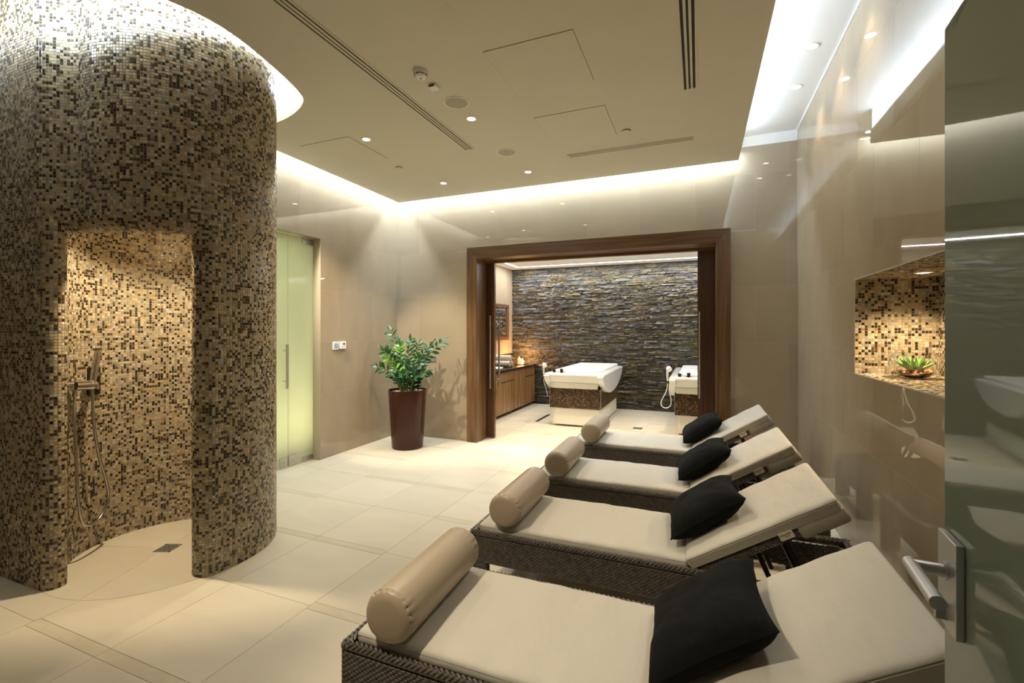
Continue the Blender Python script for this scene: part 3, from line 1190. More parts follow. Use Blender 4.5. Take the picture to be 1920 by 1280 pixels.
downlight(-3.70, 3.12, ZC, 'recessed downlight hidden behind the mosaic shower, aimed at the plant', 380, WARM, 50, .5, (-3.30, 5.2, .7))
# shower lamp
downlight(-3.13, 1.78, 2.42, 'warm downlight in the low ceiling of the mosaic shower', 170, (1, .82, .55), 125, .45)
# niche lamp
downlight(1.165, 3.25, NZ1 - .004, 'small warm downlight in the top of the mosaic niche', 60, WARMER, 130, .6, r=.034)


def vent(c, L, ang, label, nslot=3, wdt=.085, throat='dark_slot'):
    """linear slot diffuser: frame bars and slats over a dark throat"""
    d = empty('slot_diffuser', (c[0], c[1], ZC), label, 'air diffuser')
    R = Matrix.Translation((c[0], c[1], ZC)) @ Matrix.Rotation(math.radians(ang), 4, 'Z')
    h = L / 2
    MB().box(-wdt / 2, -h, -.001, wdt / 2, h, .0005).xform(R).build('throat', throat, d)
    st = wdt / (nslot + .9)
    fw = .011
    fr = MB().box(-wdt / 2 - fw, -h - fw, -.004, -wdt / 2 + .004, h + fw, 0).box(wdt / 2 - .004, -h - fw, -.004, wdt / 2 + fw, h + fw, 0)
    fr.box(-wdt / 2, -h - fw, -.004, wdt / 2, -h + .003, 0).box(-wdt / 2, h - .003, -.004, wdt / 2, h + fw, 0)
    fr.xform(R).build('frame', 'plaster', d)
    for k in range(nslot - 1):
        x = -wdt / 2 + wdt * (k + 1) / nslot
        MB().box(x - .0075, -h, -.0045, x + .0075, h, -.001).xform(R).build('slat', 'plaster', d)
    return d


vent((-.060, 3.0), 1.20, 0, 'short wide slot diffuser running beside the bright side cove')
vent((-.632, 4.537), 1.17, 90, 'slender slot diffuser running parallel to the walnut portal', 3, .07, 'vent_throat')
vent((-2.072, 2.62), 2.76, 0, 'long slot diffuser running from the shower towards the far corner', 3, .08, 'vent_throat')


def hatch(x0, x1, y0, y1, label):
    h = empty('ceiling_hatch', ((x0 + x1) / 2, (y0 + y1) / 2, ZC), label, 'access panel')
    MB().box(x0 - .003, y0 - .003, ZC - .0012, x1 + .003, y1 + .003, ZC).build('joint', 'grey_plastic', h)
    MB().box(x0, y0, ZC - .0035, x1, y1, ZC - .0012).build('panel', 'plaster', h)


hatch(-1.266, -.686, 2.636, 3.218, 'large square access panel in the middle of the ceiling')
hatch(-1.268, -.686, 3.613, 4.188, 'square access panel next to the slender slot diffuser')
hatch(-3.54, -2.958, 3.32, 3.892, 'square access panel nearest the frosted side door')
hatch(-1.260, -.68, 1.66, 2.236, 'square access panel cut off by the top edge of the view')


def speaker(x, y, label, mat):
    s = empty('ceiling_speaker', (x, y, ZC), label, 'speaker')
    MB().lathe([(.098, 0), (.098, -.004), (.090, -.006), (.086, -.003)], (x, y, ZC), 36).build('rim', 'white_plastic', s, smooth=True)
    MB().cyl((x, y, ZC - .0045), (x, y, ZC - .001), .087, n=36).build('grille', mat, s)
    return s


speaker(-1.740, 3.141, 'round grey ceiling speaker beside the infrared sensor', 'speaker_mesh')
sp2 = speaker(-1.762, 4.200, 'round ceiling speaker with a small centre dot', 'speaker_mesh')
MB().cyl((-1.762, 4.2, ZC - .006), (-1.762, 4.2, ZC - .004), .006, n=10).build('centre_dot', 'grey_plastic', sp2)

sm = empty('smoke_detector', (-1.758, 2.675, ZC), 'round white smoke detector with slotted dome', 'smoke detector')
MB().lathe([(.052, 0), (.054, -.014), (.050, -.020), (.046, -.020)], (-1.758, 2.675, ZC), 32).build('base', 'white_plastic', sm, smooth=True)
MB().lathe([(.045, -.018), (.043, -.030), (.032, -.042), (.018, -.047), (0.0005, -.048)], (-1.758, 2.675, ZC), 32).build('dome', 'white_plastic', sm, smooth=True)
sl = MB()
for k in range(8):
    a = 2 * PI * k / 8
    for (r0, zz) in ((.0425, -.030),):
        c = Vector((-1.758 + r0 * math.cos(a), 2.675 + r0 * math.sin(a), ZC + zz))
        tdir = Vector((-math.sin(a), math.cos(a), 0))
        sl.cyl(c - tdir * .012, c + tdir * .012, .0028, n=6)
sl.build('vent_slot', 'dark_slot', sm)
MB().cyl((-1.758, 2.675, ZC - .051), (-1.758, 2.675, ZC - .047), .007, n=12).build('indicator', 'grey_plastic', sm)

ir = empty('motion_sensor', (-1.772, 2.868, ZC), 'small square white ceiling sensor with dark red lens', 'sensor')
MB().box(-1.805, 2.835, ZC - .022, -1.739, 2.901, ZC).build('housing', 'white_plastic', ir, bevel=.006)
MB().box(-1.789, 2.829, ZC - .0205, -1.755, 2.836, ZC - .010).build('lens', 'red_lens', ir, bevel=.001)


def disc(x, y, label):
    d = empty('sprinkler_cover', (x, y, ZC), label, 'sprinkler cover')
    MB().cyl((x, y, ZC - .006), (x, y, ZC), .030, n=24).build('shadow_gap', 'dark_slot', d)
    MB().cyl((x, y, ZC - .012), (x, y, ZC - .006), .040, n=28).build('cover_plate', 'plaster', d)


disc(-.595, 4.150, 'small round sprinkler cover between square hatch and slender diffuser')
disc(-3.012, 4.158, 'small round sprinkler cover near the side-door hatch')

# ------------------------------------------------------------------ cove lighting
def cove(name, x0, y0, x1, y1, z, label, power, rot, wid=.05):
    L = math.hypot(x1 - x0, y1 - y0)
    along_x = abs(x1 - x0) > abs(y1 - y0)
    c = ((x0 + x1) / 2, (y0 + y1) / 2, z)
    d = empty('led_strip', c, label, 'light strip')
    hx, hy = (L / 2, .012) if along_x else (.012, L / 2)
    MB().box(c[0] - hx, c[1] - hy, z, c[0] + hx, c[1] + hy, z + .010).build('profile', 'alu', d)
    MB().box(c[0] - hx, c[1] - hy * .8, z - .001, c[0] + hx, c[1] + hy * .8, z).build('diffuser', 'led', d)
    for k in (-.4, 0, .4):
        bx_, by_ = (c[0] + k * L, c[1]) if along_x else (c[0], c[1] + k * L)
        MB().box(bx_ - .006, by_ - .006, z + .008, bx_ + .006, by_ + .006, ZU).build('hanger', 'alu', d)
    light_area('strip_light', (c[0], c[1], z - .004), L if along_x else wid, wid if along_x else L, power, COOL, rot, d)


cove('led', CX0, 5.41, CX1, 5.41, 3.405, 'white light strip hidden in the slot above the portal wall', P_COVE * 4.2, (0, 0, 0))
cove('led', -3.93, 2.96, -3.93, 5.42, 3.405, 'white light strip hidden in the slot above the frosted door wall', P_COVE * 2.5, (0, 0, 0))
rc = empty('led_strip', (.30, 2.35, ZT), 'white light strip lying on the ceiling edge of the bright side cove', 'light strip')
MB().box(.288, YF + .02, ZT, .312, CY1 - .06, ZT + .010).build('profile', 'alu', rc)
MB().box(.290, YF + .02, ZT + .010, .310, CY1 - .06, ZT + .011).build('diffuser', 'led', rc)
light_area('strip_light', (.30, 2.35, ZT + .014), .05, 5.8, P_RCOVE * 5.8, COOL, (PI, math.radians(35), 0), rc)
rg = empty('led_ring', (-3.2, 2.0, ZT), 'curved white light strip around the opening above the mosaic shower', 'light strip')
rr = offset_curve(hole, .045)
ribbon(rr[::-1], ZT + .012, ZT + .040).build('diffuser', 'led_ring', rg)
ribbon(offset_curve(hole, .050), ZT, ZT + .042).build('profile', 'alu', rg)

# treatment room light line and lamps
lr = empty('led_line', (-1.2, 8.5, BZ), 'bright L-shaped light line in the treatment room ceiling', 'light strip')
MB().box(-3.32, 8.485, BZ - .003, BX1 - .1, 8.53, BZ - .0005).build('long_line', 'led_room', lr)
MB().box(-3.345, 6.2, BZ - .003, -3.30, 8.53, BZ - .0005).build('short_line', 'led_room', lr)
light_area('line_light', (-1.05, 8.508, BZ - .008), 4.5, .045, 75, (.95, .98, 1), (0, 0, 0), lr)
light_area('line_light', (-3.32, 7.35, BZ - .008), .045, 2.3, 22, (.95, .98, 1), (0, 0, 0), lr)
for (xx, yy) in ((-2.3, 6.45), (-1.25, 6.45), (-.2, 6.45)):
    downlight(xx, yy, BZ, 'recessed downlight in the treatment room, out of sight behind the portal head', 170, (1, .9, .72), 95, .8, group='treatment room downlights')

# ================================================================== LOUNGERS
def rbox(hx, hy, hz, r, nx, ny, disp=None):
    """rounded cushion block centred on the origin"""
    def lines(h, n):
        e = [-h, -h + r * .35, -h + r]
        inner = [(-h + r) + (2 * h - 2 * r) * i / n for i in range(1, n)]
        return e + inner + [h - r, h - r * .35, h]
    X, Y, Z = lines(hx, nx), lines(hy, ny), [-hz, -hz + min(r, hz) * .4, 0, hz - min(r, hz) * .4, hz]
    rz = min(r, hz * .98)

    def rnd(x, y, z):
        q = Vector((max(-hx + r, min(hx - r, x)), max(-hy + r, min(hy - r, y)), max(-hz + rz, min(hz - rz, z))))
        d = Vector((x, y, z)) - q
        if d.length > 1e-6:
            s = Vector((d.x / r, d.y / r, d.z / rz))
            s.normalize()
            p = q + Vector((s.x * r, s.y * r, s.z * rz))
        else:
            p = q
        if disp:
            p = disp(p)
        return p
    b = MB()
    for zz, fl in ((hz, False), (-hz, True)):
        base = len(b.v)
        b.v += [tuple(rnd(x, y, zz)) for y in Y for x in X]
        n = len(X)
        for j in range(len(Y) - 1):
            for i in range(n - 1):
                f = (base + j * n + i, base + j * n + i + 1, base + (j + 1) * n + i + 1, base + (j + 1) * n + i)
                b.f.append(f[::-1] if fl else f)
    for yy, fl in ((-hy, False), (hy, True)):
        base = len(b.v)
        b.v += [tuple(rnd(x, yy, z)) for z in Z for x in X]
        n = len(X)
        for j in range(len(Z) - 1):
            for i in range(n - 1):
                f = (base + j * n + i, base + j * n + i + 1, base + (j + 1) * n + i + 1, base + (j + 1) * n + i)
                b.f.append(f[::-1] if fl else f)
    for xx, fl in ((-hx, True), (hx, False)):
        base = len(b.v)
        b.v += [tuple(rnd(xx, y, z)) for z in Z for y in Y]
        n = len(Y)
        for j in range(len(Z) - 1):
            for i in range(n - 1):
                f = (base + j * n + i, base + j * n + i + 1, base + (j + 1) * n + i + 1, base + (j + 1) * n + i)
                b.f.append(f[::-1] if fl else f)
    # weld coincident edge vertices
    key, remap, nv = {}, [], []
    for p in b.v:
        k = tuple(round(c, 5) for c in p)
        if k not in key:
            key[k] = len(nv)
            nv.append(p)
        remap.append(key[k])
    b.v = nv
    nf = []
    for f in b.f:
        g = []
        for i in f:
            if remap[i] not in g:
                g.append(remap[i])
        if len(g) > 2:
            nf.append(tuple(g))
    b.f = nf
    return b


def weave(b, org, u, n, lu, z0, z1, cu=.0235, cv=.0088):
    """rattan strands on a panel: brick-offset bulged stitches"""
    org, u, n = Vector(org), Vector(u), Vector(n)
    rows = max(1, int(round((z1 - z0) / cv)))
    ch = (z1 - z0) / rows
    for j in range(rows):
        off = (cu / 2) if j % 2 else 0
        x = -off
        while x < lu - .002:
            a0, a1 = max(0, x), min(lu, x + cu)
            x += cu
            if a1 - a0 < .004:
                continue
            za, zb = z0 + j * ch, z0 + (j + 1) * ch
            g = .0012
            P = lambda s, zz, h: org + u * s + Vector((0, 0, zz)) + n * h
            m0, m1 = a0 + (a1 - a0) * .28, a0 + (a1 - a0) * .72
            zm0, zm1 = za + ch * .28, zb - ch * .28
            vs = [P(a0, za, -.001), P(a1, za, -.001), P(a1, zb - g, -.001), P(a0, zb - g, -.001),
                  P(m0, zm0, .0042), P(m1, zm0, .0042), P(m1, zm1, .0042), P(m0, zm1, .0042)]
            fs = [(4, 5, 6, 7), (0, 1, 5, 4), (1, 2, 6, 5), (2, 3, 7, 6), (3, 0, 4, 7)]
            if u.cross(Vector((0, 0, 1))).dot(n) < 0:
                fs = [f[::-1] for f in fs]
            b.add(vs, fs)
    return b


def braid(b, p0, p1, r, lat):
    """braided rim: round core with two rows of slanting strands"""
    p0, p1, lat = Vector(p0), Vector(p1), Vector(lat)
    d = (p1 - p0)
    L = d.length
    d.normalize()
    upv = d.cross(lat)
    if upv.z < 0:
        upv = -upv
    b.cyl(p0, p1, r * .86, n=10)
    st = .020
    k = int(L / st)
    for i in range(k):
        for side in (-1, 1):
            c = p0 + d * ((i + .5 + (.25 if side > 0 else 0)) * L / k)
            a = c - d * st * .62 + (upv * math.cos(1.25 * side) + lat * math.sin(1.25 * side)) * r * .98
            m = c + (upv * math.cos(.62 * side) + lat * math.sin(.62 * side)) * r * 1.16
            e = c + d * st * .62 + (upv * math.cos(.02) + lat * math.sin(.02 * side)) * r * 1.06
            b.tube([a, m, e], [.0042, .0056, .0036], 5)
    return b


ANG = math.radians(31.7)
LHX, LHY = .948, .32
HGX, HGZ = .182, .372


def make_lounger():
    root = empty('sun_lounger', (0, 0, 0))
    for s in (-1, 1):
        b = MB().box(-LHX + .006, s * LHY - .022, .214, LHX - .006, s * LHY + .022, .350)
        b.v = [(x, y + (-s * .022), z) for x, y, z in b.v]
        weave(b, (-LHX, s * LHY, 0), (1, 0, 0), (0, s, 0), 2 * LHX, .212, .352)
        weave(b, (-LHX + .1, s * (LHY - .045), 0), (1, 0, 0), (0, -s, 0), 2 * LHX - .2, .212, .352, .03, .0127)
        b.build('side_panel', 'rattan', root)
    for s in (-1, 1):
        b = MB().box(s * LHX - .022, -LHY + .02, .203, s * LHX + .022, LHY - .02, .350)
        b.v = [(x - s * .022, y, z) for x, y, z in b.v]
        weave(b, (s * LHX, -LHY, 0), (0, 1, 0), (s, 0, 0), 2 * LHY, .212, .352)
        weave(b, (s * (LHX - .045), -LHY + .045, 0), (0, 1, 0), (-s, 0, 0), 2 * LHY - .09, .212, .352, .03, .0127)
        b.build('end_panel', 'rattan', root)
    for sx in (-1, 1):
        for sy in (-1, 1):
            x0, x1 = sorted((sx * LHX, sx * (LHX - .095)))
            y0, y1 = sorted((sy * LHY, sy * (LHY - .045)))
            b = MB().box(x0 + .003, y0 + .003, .0, x1 - .003, y1 - .003, .21)
            weave(b, (x0, sy * LHY, 0), (1, 0, 0), (0, sy, 0), .095, .004, .200)
            weave(b, (x0, sy * (LHY - .045), 0), (1, 0, 0), (0, -sy, 0), .095, .004, .200)
            weave(b, (sx * LHX, y0, 0), (0, 1, 0), (sx, 0, 0), .045, .004, .200)
            weave(b, (sx * (LHX - .095), y0, 0), (0, 1, 0), (-sx, 0, 0), .045, .004, .200)
            b.build('leg', 'rattan', root)
    b = MB()
    for s in (-1, 1):
        braid(b, (-LHX, s * (LHY - .010), .364), (LHX, s * (LHY - .010), .364), .0145, (0, s, 0))
        braid(b, (s * (LHX - .010), -LHY, .364), (s * (LHX - .010), LHY, .364), .0145, (s, 0, 0))
    b.build('braided_rim', 'rattan', root, smooth=True)
    b = MB()
    for i in range(9):
        x = -LHX + .07 + i * .125
        b.box(x, -LHY + .04, .335, x + .07, LHY - .04, .347)
    b.build('seat_slats', 'metal_dark', root)

    def wr_seat(p):
        if p.z > 0:
            a = noise.noise(Vector((p.x * 9, p.y * 2.4, 3.1))) + .8 * abs(noise.noise(Vector((p.x * 15 + p.y * 6, p.y * 3.5, 7.7))))
            e = min(1, (LHY - .02 - abs(p.y)) / .12)
            p.z += .0085 * a * (.45 + .55 * max(0, e)) + .008 * max(0, 1 - (p.y / .29) ** 2) ** .5
        return p
    # seat cushion
    x0, x1 = -LHX + .030, HGX - .002
    cs = rbox((x1 - x0) / 2, LHY - .036, .026, .022, 44, 18, wr_seat)
    cs.xform(Matrix.Translation(((x0 + x1) / 2, 0, .378)))
    sc = cs.build('seat_cushion', 'cushion', root, smooth=True)
    pp = MB()
    pts = [(x0 + .01, -LHY + .040, .391), (x1 - .01, -LHY + .040, .391), (x1 - .004, -LHY + .05, .391), (x1 - .004, LHY - .05, .391),
           (x1 - .01, LHY - .040, .391), (x0 + .01, LHY - .040, .391), (x0 + .002, LHY - .05, .391), (x0 + .002, -LHY + .05, .391),
           (x0 + .01, -LHY + .040, .391)]
    pp.tube(pts, .0022, 6).build('piping', 'piping', sc, smooth=True)
    # backrest
    T = Matrix.Translation((HGX, 0, HGZ)) @ Matrix.Rotation(-ANG, 4, 'Y')
    BL = .705
    b = MB()
    for s in (-1, 1):
        y = s * (LHY - .052)
        b.box(0, y - .017, -.048, BL - .02, y + .017, -.012)
        for side in (-1, 1):
            weave(b, (0, y + side * .017, 0), (1, 0, 0), (0, side, 0), BL - .02, -.048, -.012, .018, .009)
    for x in (.005, .22, .44, BL - .05):
        b.box(x, -LHY + .06, -.040, x + .03, LHY - .06, -.016)
    b.xform(T).build('back_frame', 'rattan', root)

    def wr_back(p):
        if p.z > 0:
            a = noise.noise(Vector((p.x * 8, p.y * 3.5, 13.1))) + .5 * noise.noise(Vector((p.x * 19, p.y * 9, 1.7)))
            p.z += .005 * a + .006 * max(0, 1 - (p.y / .29) ** 2) ** .5
        return p
    cb = rbox(BL / 2, LHY - .026, .028, .020, 30, 18, wr_back)
    cb.xform(T @ Matrix.Translation((BL / 2, 0, .018)))
    bc = cb.build('back_cushion', 'cushion', root, smooth=True)
    e = LHY - .026
    pp = MB()
    pts = [(.008, -e + .003, .034), (BL - .012, -e + .003, .034), (BL - .003, -e + .014, .034), (BL - .003, e - .014, .034), (BL - .012, e - .003, .034), (.008, e - .003, .034)]
    pp.tube(pts, .0022, 6).xform(T).build('piping', 'piping', bc, smooth=True)
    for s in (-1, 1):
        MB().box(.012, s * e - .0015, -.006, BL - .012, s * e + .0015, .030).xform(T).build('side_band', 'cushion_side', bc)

    # pocket folded over the top end
    def wr_fl(p):
        a = noise.noise(Vector((p.x * 26, p.y * 10, p.z * 40)))
        return p + Vector((0, .0035 * a, .004 * a))
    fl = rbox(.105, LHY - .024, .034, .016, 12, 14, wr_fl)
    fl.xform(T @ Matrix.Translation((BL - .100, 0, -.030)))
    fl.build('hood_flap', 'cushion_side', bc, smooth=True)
    tg = MB().box(BL - .285, -e - .004, -.034, BL - .225, -e - .0015, -.002).xform(T).build('label_tag', 'tag', bc)
    ink = MB()
    random.seed(4)
    for k in range(6):
        x = BL - .279 + k * .0082
        ink.box(x, -e - .0046, -.017, x + .0045, -e - .0039, -.017 + random.choice([.007, .009, .008]))
    for k in range(3):
        x = BL - .262 + k * .008
        ink.box(x, -e - .0046, -.024, x + .005, -e - .0039, -.021)
    # the mark is printed on the tag
    ink.xform(T).build('tag_print', 'tag_ink', bc)
    # support stay
    b = MB()
    tb = lambda l, y, zz: tuple(T @ Vector((l, y, zz)))
    for s in (-1, 1):
        y = s * .20
        top = tb(.42, y, -.03)
        b.tube([top, (HGX + .53, y, .235)], .0125, 8)
        b.tube([tb(.30, y, -.03), (HGX + .40, y, .215)], .0115, 8)
        # ratchet arm with notches
        prof = [(0, 0), (.30, 0), (.30, .028), (.262, .028), (.252, .012), (.232, .012), (.222, .030), (.190, .030), (.180, .012), (.158, .012), (.148, .028), (0, .024)]
        b.extr(prof, (HGX + .34, y - s * .035, .340), (.70, 0, -.42), (-.42, 0, -.70), (0, .008, 0))
    b.cyl((HGX + .53, -.27, .235), (HGX + .53, .27, .235), .009, n=10)
    b.build('stay', 'metal_dark', root, smooth=False)
    return root


YN = [1.28, 2.27, 3.25, 4.37]
LLAB = ['beige cushioned black rattan lounger nearest the viewer, cut by the bottom edge',
        'second beige cushioned black rattan lounger from the viewer, with open gap under its frame',
        'third beige cushioned black rattan lounger from the viewer',
        'beige cushioned black rattan lounger farthest back, nearest the walnut portal']
lg = make_lounger()
loungers = [lg] + [copy_tree(lg) for _ in range(3)]
for o, y, l in zip(loungers, YN, LLAB):
    o.location = (-.222, y + LHY, 0)
    tag(o, l, 'lounger', 'rattan loungers in a row')


def bolster_mesh():
    R, L = .093, .56
    prof = []          # (axial, radius, seam weight)
    h = L / 2
    for t in (0, .35, .65, .84):
        prof.append((-h - .012 * (1 - t * t), R * t, 0))
    for a in range(1, 7):
        w_ = a / 6 * PI / 2
        prof.append((-h + .022 * (1 - math.cos(w_)), R * .84 + R * .16 * math.sin(w_), math.exp(-((a - 4) / 1.2) ** 2)))
    prof.append((-h + .032, R, .75))
    prof.append((-h + .045, R * 1.003, .25))
    prof.append((-h + .06, R * 1.005, 0))
    n = 6
    full = prof + [(-h + .06 + (L - .12) * i / n, R * 1.005, 0) for i in range(1, n)] + [(-a, r, s) for a, r, s in prof[::-1]]
    nu = 96

    def fn(u, v):
        a, r, s = full[int(round(v * (len(full) - 1)))]
        t = 2 * PI * u
        pk = max(0, math.cos(22 * t)) ** 2 * (.55 + .45 * math.sin(3 * t + 1))
        r2 = r - .012 * s * pk
        return (r2 * math.cos(t), a, r2 * math.sin(t) * (1 if math.sin(t) > -.75 else .97))
    return MB().grid(fn, nu, len(full), True)


def make_bolster():
    root = empty('bolster', (0, 0, 0))
    bb = bolster_mesh()
    bb.build('cover', 'leather', root, smooth=True, fix=True)
    for s in (-1, 1):
        ring = [(.0922 * math.cos(2 * PI * k / 40), s * (.28 - .019), .0922 * math.sin(2 * PI * k / 40)) for k in range(41)]
        MB().tube(ring, .0011, 5).build('seam', 'cushion_side', root, smooth=True)
    return root


bo = make_bolster()
BLAB = ['taupe round bolster on the foot of the lounger nearest the viewer', 'taupe round bolster on the foot of the second lounger from the viewer',
        'taupe round bolster on the foot of the third lounger from the viewer', 'taupe round bolster on the foot of the farthest lounger, before the white bed']
bol = [bo] + [copy_tree(bo) for _ in range(3)]
for o, (x, y, rz), l in zip(bol, [(-.985, 1.56, .03), (-.975, 2.555, .01), (-.965, 3.50, .01), (-.960, 4.62, 0)], BLAB):
    o.location = (x, y, .4125 + .093)
    o.rotation_euler = (0, 0, rz)
    tag(o, l, 'bolster', 'taupe bolsters on the loungers')


def pillow_mesh(seed):
    hx, hy, hz = .205, .225, .075

    def fn(u, v, s):
        a, b = 2 * u - 1, 2 * v - 1
        pin_a = 1 - .10 * (1 - b * b) ** 1.0
        pin_b = 1 - .10 * (1 - a * a) ** 1.0
        x, y = hx * a * pin_a, hy * b * pin_b
        t = max(0, (1 - a ** 4) * (1 - b ** 4)) ** .55
        wr = noise.noise(Vector((x * 13 + seed, y * 13, s * 2.))) * .007 + noise.noise(Vector((x * 28 + seed, y * 28, s * 5.))) * .003
        z_ = s * hz * t + wr * min(1, t * 2)
        return (x, y, z_)
    b = MB()
    b.grid(lambda u, v: fn(u, v, 1), 36, 36)
    lo = MB().grid(lambda u, v: fn(u, v, -1), 36, 36)
    b.add(lo.v, [f[::-1] for f in lo.f])
    return b


PLAB = ['black square cushion on the lounger nearest the viewer', 'black square cushion on the second lounger from the viewer',
        'black square cushion on the third lounger from the viewer', 'black square cushion on the lounger farthest back']
for i, (l, s, dy, rt) in enumerate([(PLAB[0], .150, .01, .05), (PLAB[1], .150, .04, .10), (PLAB[2], .150, .03, .08), (PLAB[3], .150, .05, .06)]):
    T = Matrix.Translation((-.222 + HGX, YN[i] + LHY, HGZ)) @ Matrix.Rotation(-ANG, 4, 'Y')
    c = T @ Vector((s, dy, .046 + .080))
    p = empty('throw_pillow', c, l, 'cushion', 'black cushions on the loungers')
    b = pillow_mesh(i * 7.3)
    R = Matrix.Translation(c) @ Matrix.Rotation(-ANG - .06, 4, 'Y') @ Matrix.Rotation(rt, 4, 'Z')
    b.xform(R).build('cover', 'black_cloth', p, smooth=True)
    e = MB()
    pts = []
    for k in range(81):
        q = k / 20
        side, f = int(q) % 4, q - int(q)
        a, bb_ = [(2 * f - 1, -1), (1, 2 * f - 1), (1 - 2 * f, 1), (-1, 1 - 2 * f)][side]
        pts.append((.205 * a * (1 - .10 * (1 - bb_ * bb_)), .225 * bb_ * (1 - .10 * (1 - a * a)), 0))
    e.tube(pts, .0022, 5).xform(R).build('seam', 'black_cloth', p, smooth=True)

# ================================================================== POTTED PLANT
PC = Vector((-3.44, 4.93, 0))
pl = empty('potted_plant', PC, 'tall oxblood planter with bushy dark green plant in the tiled corner', 'plant')
MB().lathe([(0.001, .0), (.182, .0), (.192, .006), (.196, .03), (.232, .60), (.240, .725), (.240, .735), (.230, .735), (.226, .715), (.222, .66)], PC, 56).build(
    'planter', 'pot', pl, smooth=True)
MB().cyl((PC.x, PC.y, .66), (PC.x, PC.y, .70), .222, n=40).build('soil', 'dark_slot', pl)
pb = MB()
random.seed(21)
for k in range(150):
    a, r = random.uniform(0, 2 * PI), .208 * math.sqrt(random.random())
    pb.sphere((PC.x + r * math.cos(a), PC.y + r * math.sin(a), .705), random.uniform(.010, .017), (1, 1, .7), 6, 4)
o = pb.build('pebbles', 'pebble', pl, smooth=True)
o['kind'] = 'stuff'


def leaf_mesh(L=.098, W=.040, mat='leaf'):
    prof = [(0, .05), (.12, .45), (.30, .90), (.48, 1.0), (.68, .82), (.86, .45), (1.0, .03)]
    vs, fs = [], []
    for t, w_ in prof:
        zc = -.020 * t * t * (L / .098)
        vs += [(t * L, -W / 2 * w_, zc + .005 * w_), (t * L, 0, zc), (t * L, W / 2 * w_, zc + .005 * w_)]
    for i in range(len(prof) - 1):
        a = i * 3
        fs += [(a, a + 3, a + 4, a + 1), (a + 1, a + 4, a + 5, a + 2)]
    me = bpy.data.meshes.new('leaf')
    me.from_pydata(vs, [], fs)
    me.polygons.foreach_set('use_smooth', [True] * len(fs))
    me.materials.append(M[mat])
    return me


LM = [leaf_mesh(.118, .049), leaf_mesh(.106, .044), leaf_mesh(.092, .037)]
LML = [leaf_mesh(.095, .038, 'leaf_lime'), leaf_mesh(.08, .032, 'leaf_lime')]
RX = Vector((math.cos(TH), math.sin(TH), 0))          # sideways across the corner as the room is entered
RY = Vector((-math.sin(TH), math.cos(TH), 0))
# stems: tip sideways, tip in depth, tip height, base sideways, base depth, lime?
stems = [(-.24, .10, 1.47, -.05, .02, 0), (-.10, .0, 1.30, -.06, -.02, 1), (.44, .05, 1.34, .06, .02, 0), (.30, -.12, 1.28, .04, -.05, 0),
         (-.38, .0, 1.02, -.08, .0, 0), (.28, -.10, .98, .08, -.04, 0), (.08, -.16, 1.10, .01, -.06, 0), (-.22, -.14, 1.14, -.05, -.06, 1),
         (.12, .14, 1.30, .02, .06, 0), (-.06, -.20, .96, -.02, -.08, 0), (.02, .05, 1.36, -.01, .03, 0), (.18, -.18, .92, .05, -.07, 0),
         (-.16, .16, 1.20, -.04, .06, 0), (.20, .02, 1.12, .05, .0, 0), (-.28, -.06, 1.22, -.07, -.03, 0)]
for si, (tx, ty, tz, bx, by, lime) in enumerate(stems):
    random.seed(300 + si)
    b0 = PC + RX * bx + RY * by + Vector((0, 0, .70))
    tip = PC + RX * tx + RY * ty + Vector((0, 0, tz))
    mid = b0.lerp(tip, .5) - (RX * (tx - bx) + RY * (ty - by)) * .16 + Vector((0, 0, .05))
    pts = catmull([b0, b0.lerp(mid, .5) + Vector((0, 0, .01)), mid, mid.lerp(tip, .55) + Vector((0, 0, .02)), tip], 5)
    rr_ = [.0105 * (1 - .8 * i / (len(pts) - 1)) for i in range(len(pts))]
    st = MB().tube(pts, rr_, 7).build('stem', 'stem', pl, smooth=True)
    n_l = 20 if tz > 1.2 else 18
    for k in range(n_l):
        f = .16 + .84 * k / (n_l - 1)
        q = f * (len(pts) - 1)
        i = min(int(q), len(pts) - 2)
        p = Vector(pts[i]).lerp(Vector(pts[i + 1]), q - i)
        d = (Vector(pts[i + 1]) - Vector(pts[i])).normalized()
        side = (RX - d * RX.dot(d)).normalized()
        turn = random.uniform(-.9, .9)
        side = (Matrix.Rotation(turn + (PI if k % 2 else 0), 3, d) @ side)
        ld_ = (side * .82 + d * .62).normalized()
        if k == n_l - 1:
            ld_ = d
        upv = Vector((0, 0, .55)) - RY * .8 + RX * random.uniform(-.7, .7) + RY * random.uniform(-.5, .5)
        zz = (upv - ld_ * upv.dot(ld_)).normalized()
        yy = zz.cross(ld_)
        me = random.choice(LML) if (lime and random.random() < .75) else random.choice(LM)
        o = bpy.data.objects.new('leaf', me)
        COL.objects.link(o)
        o.parent = st
        mw = Matrix(((ld_.x, yy.x, zz.x, p.x - PC.x), (ld_.y, yy.y, zz.y, p.y - PC.y), (ld_.z, yy.z, zz.z, p.z - PC.z), (0, 0, 0, 1)))
        o.matrix_basis = mw

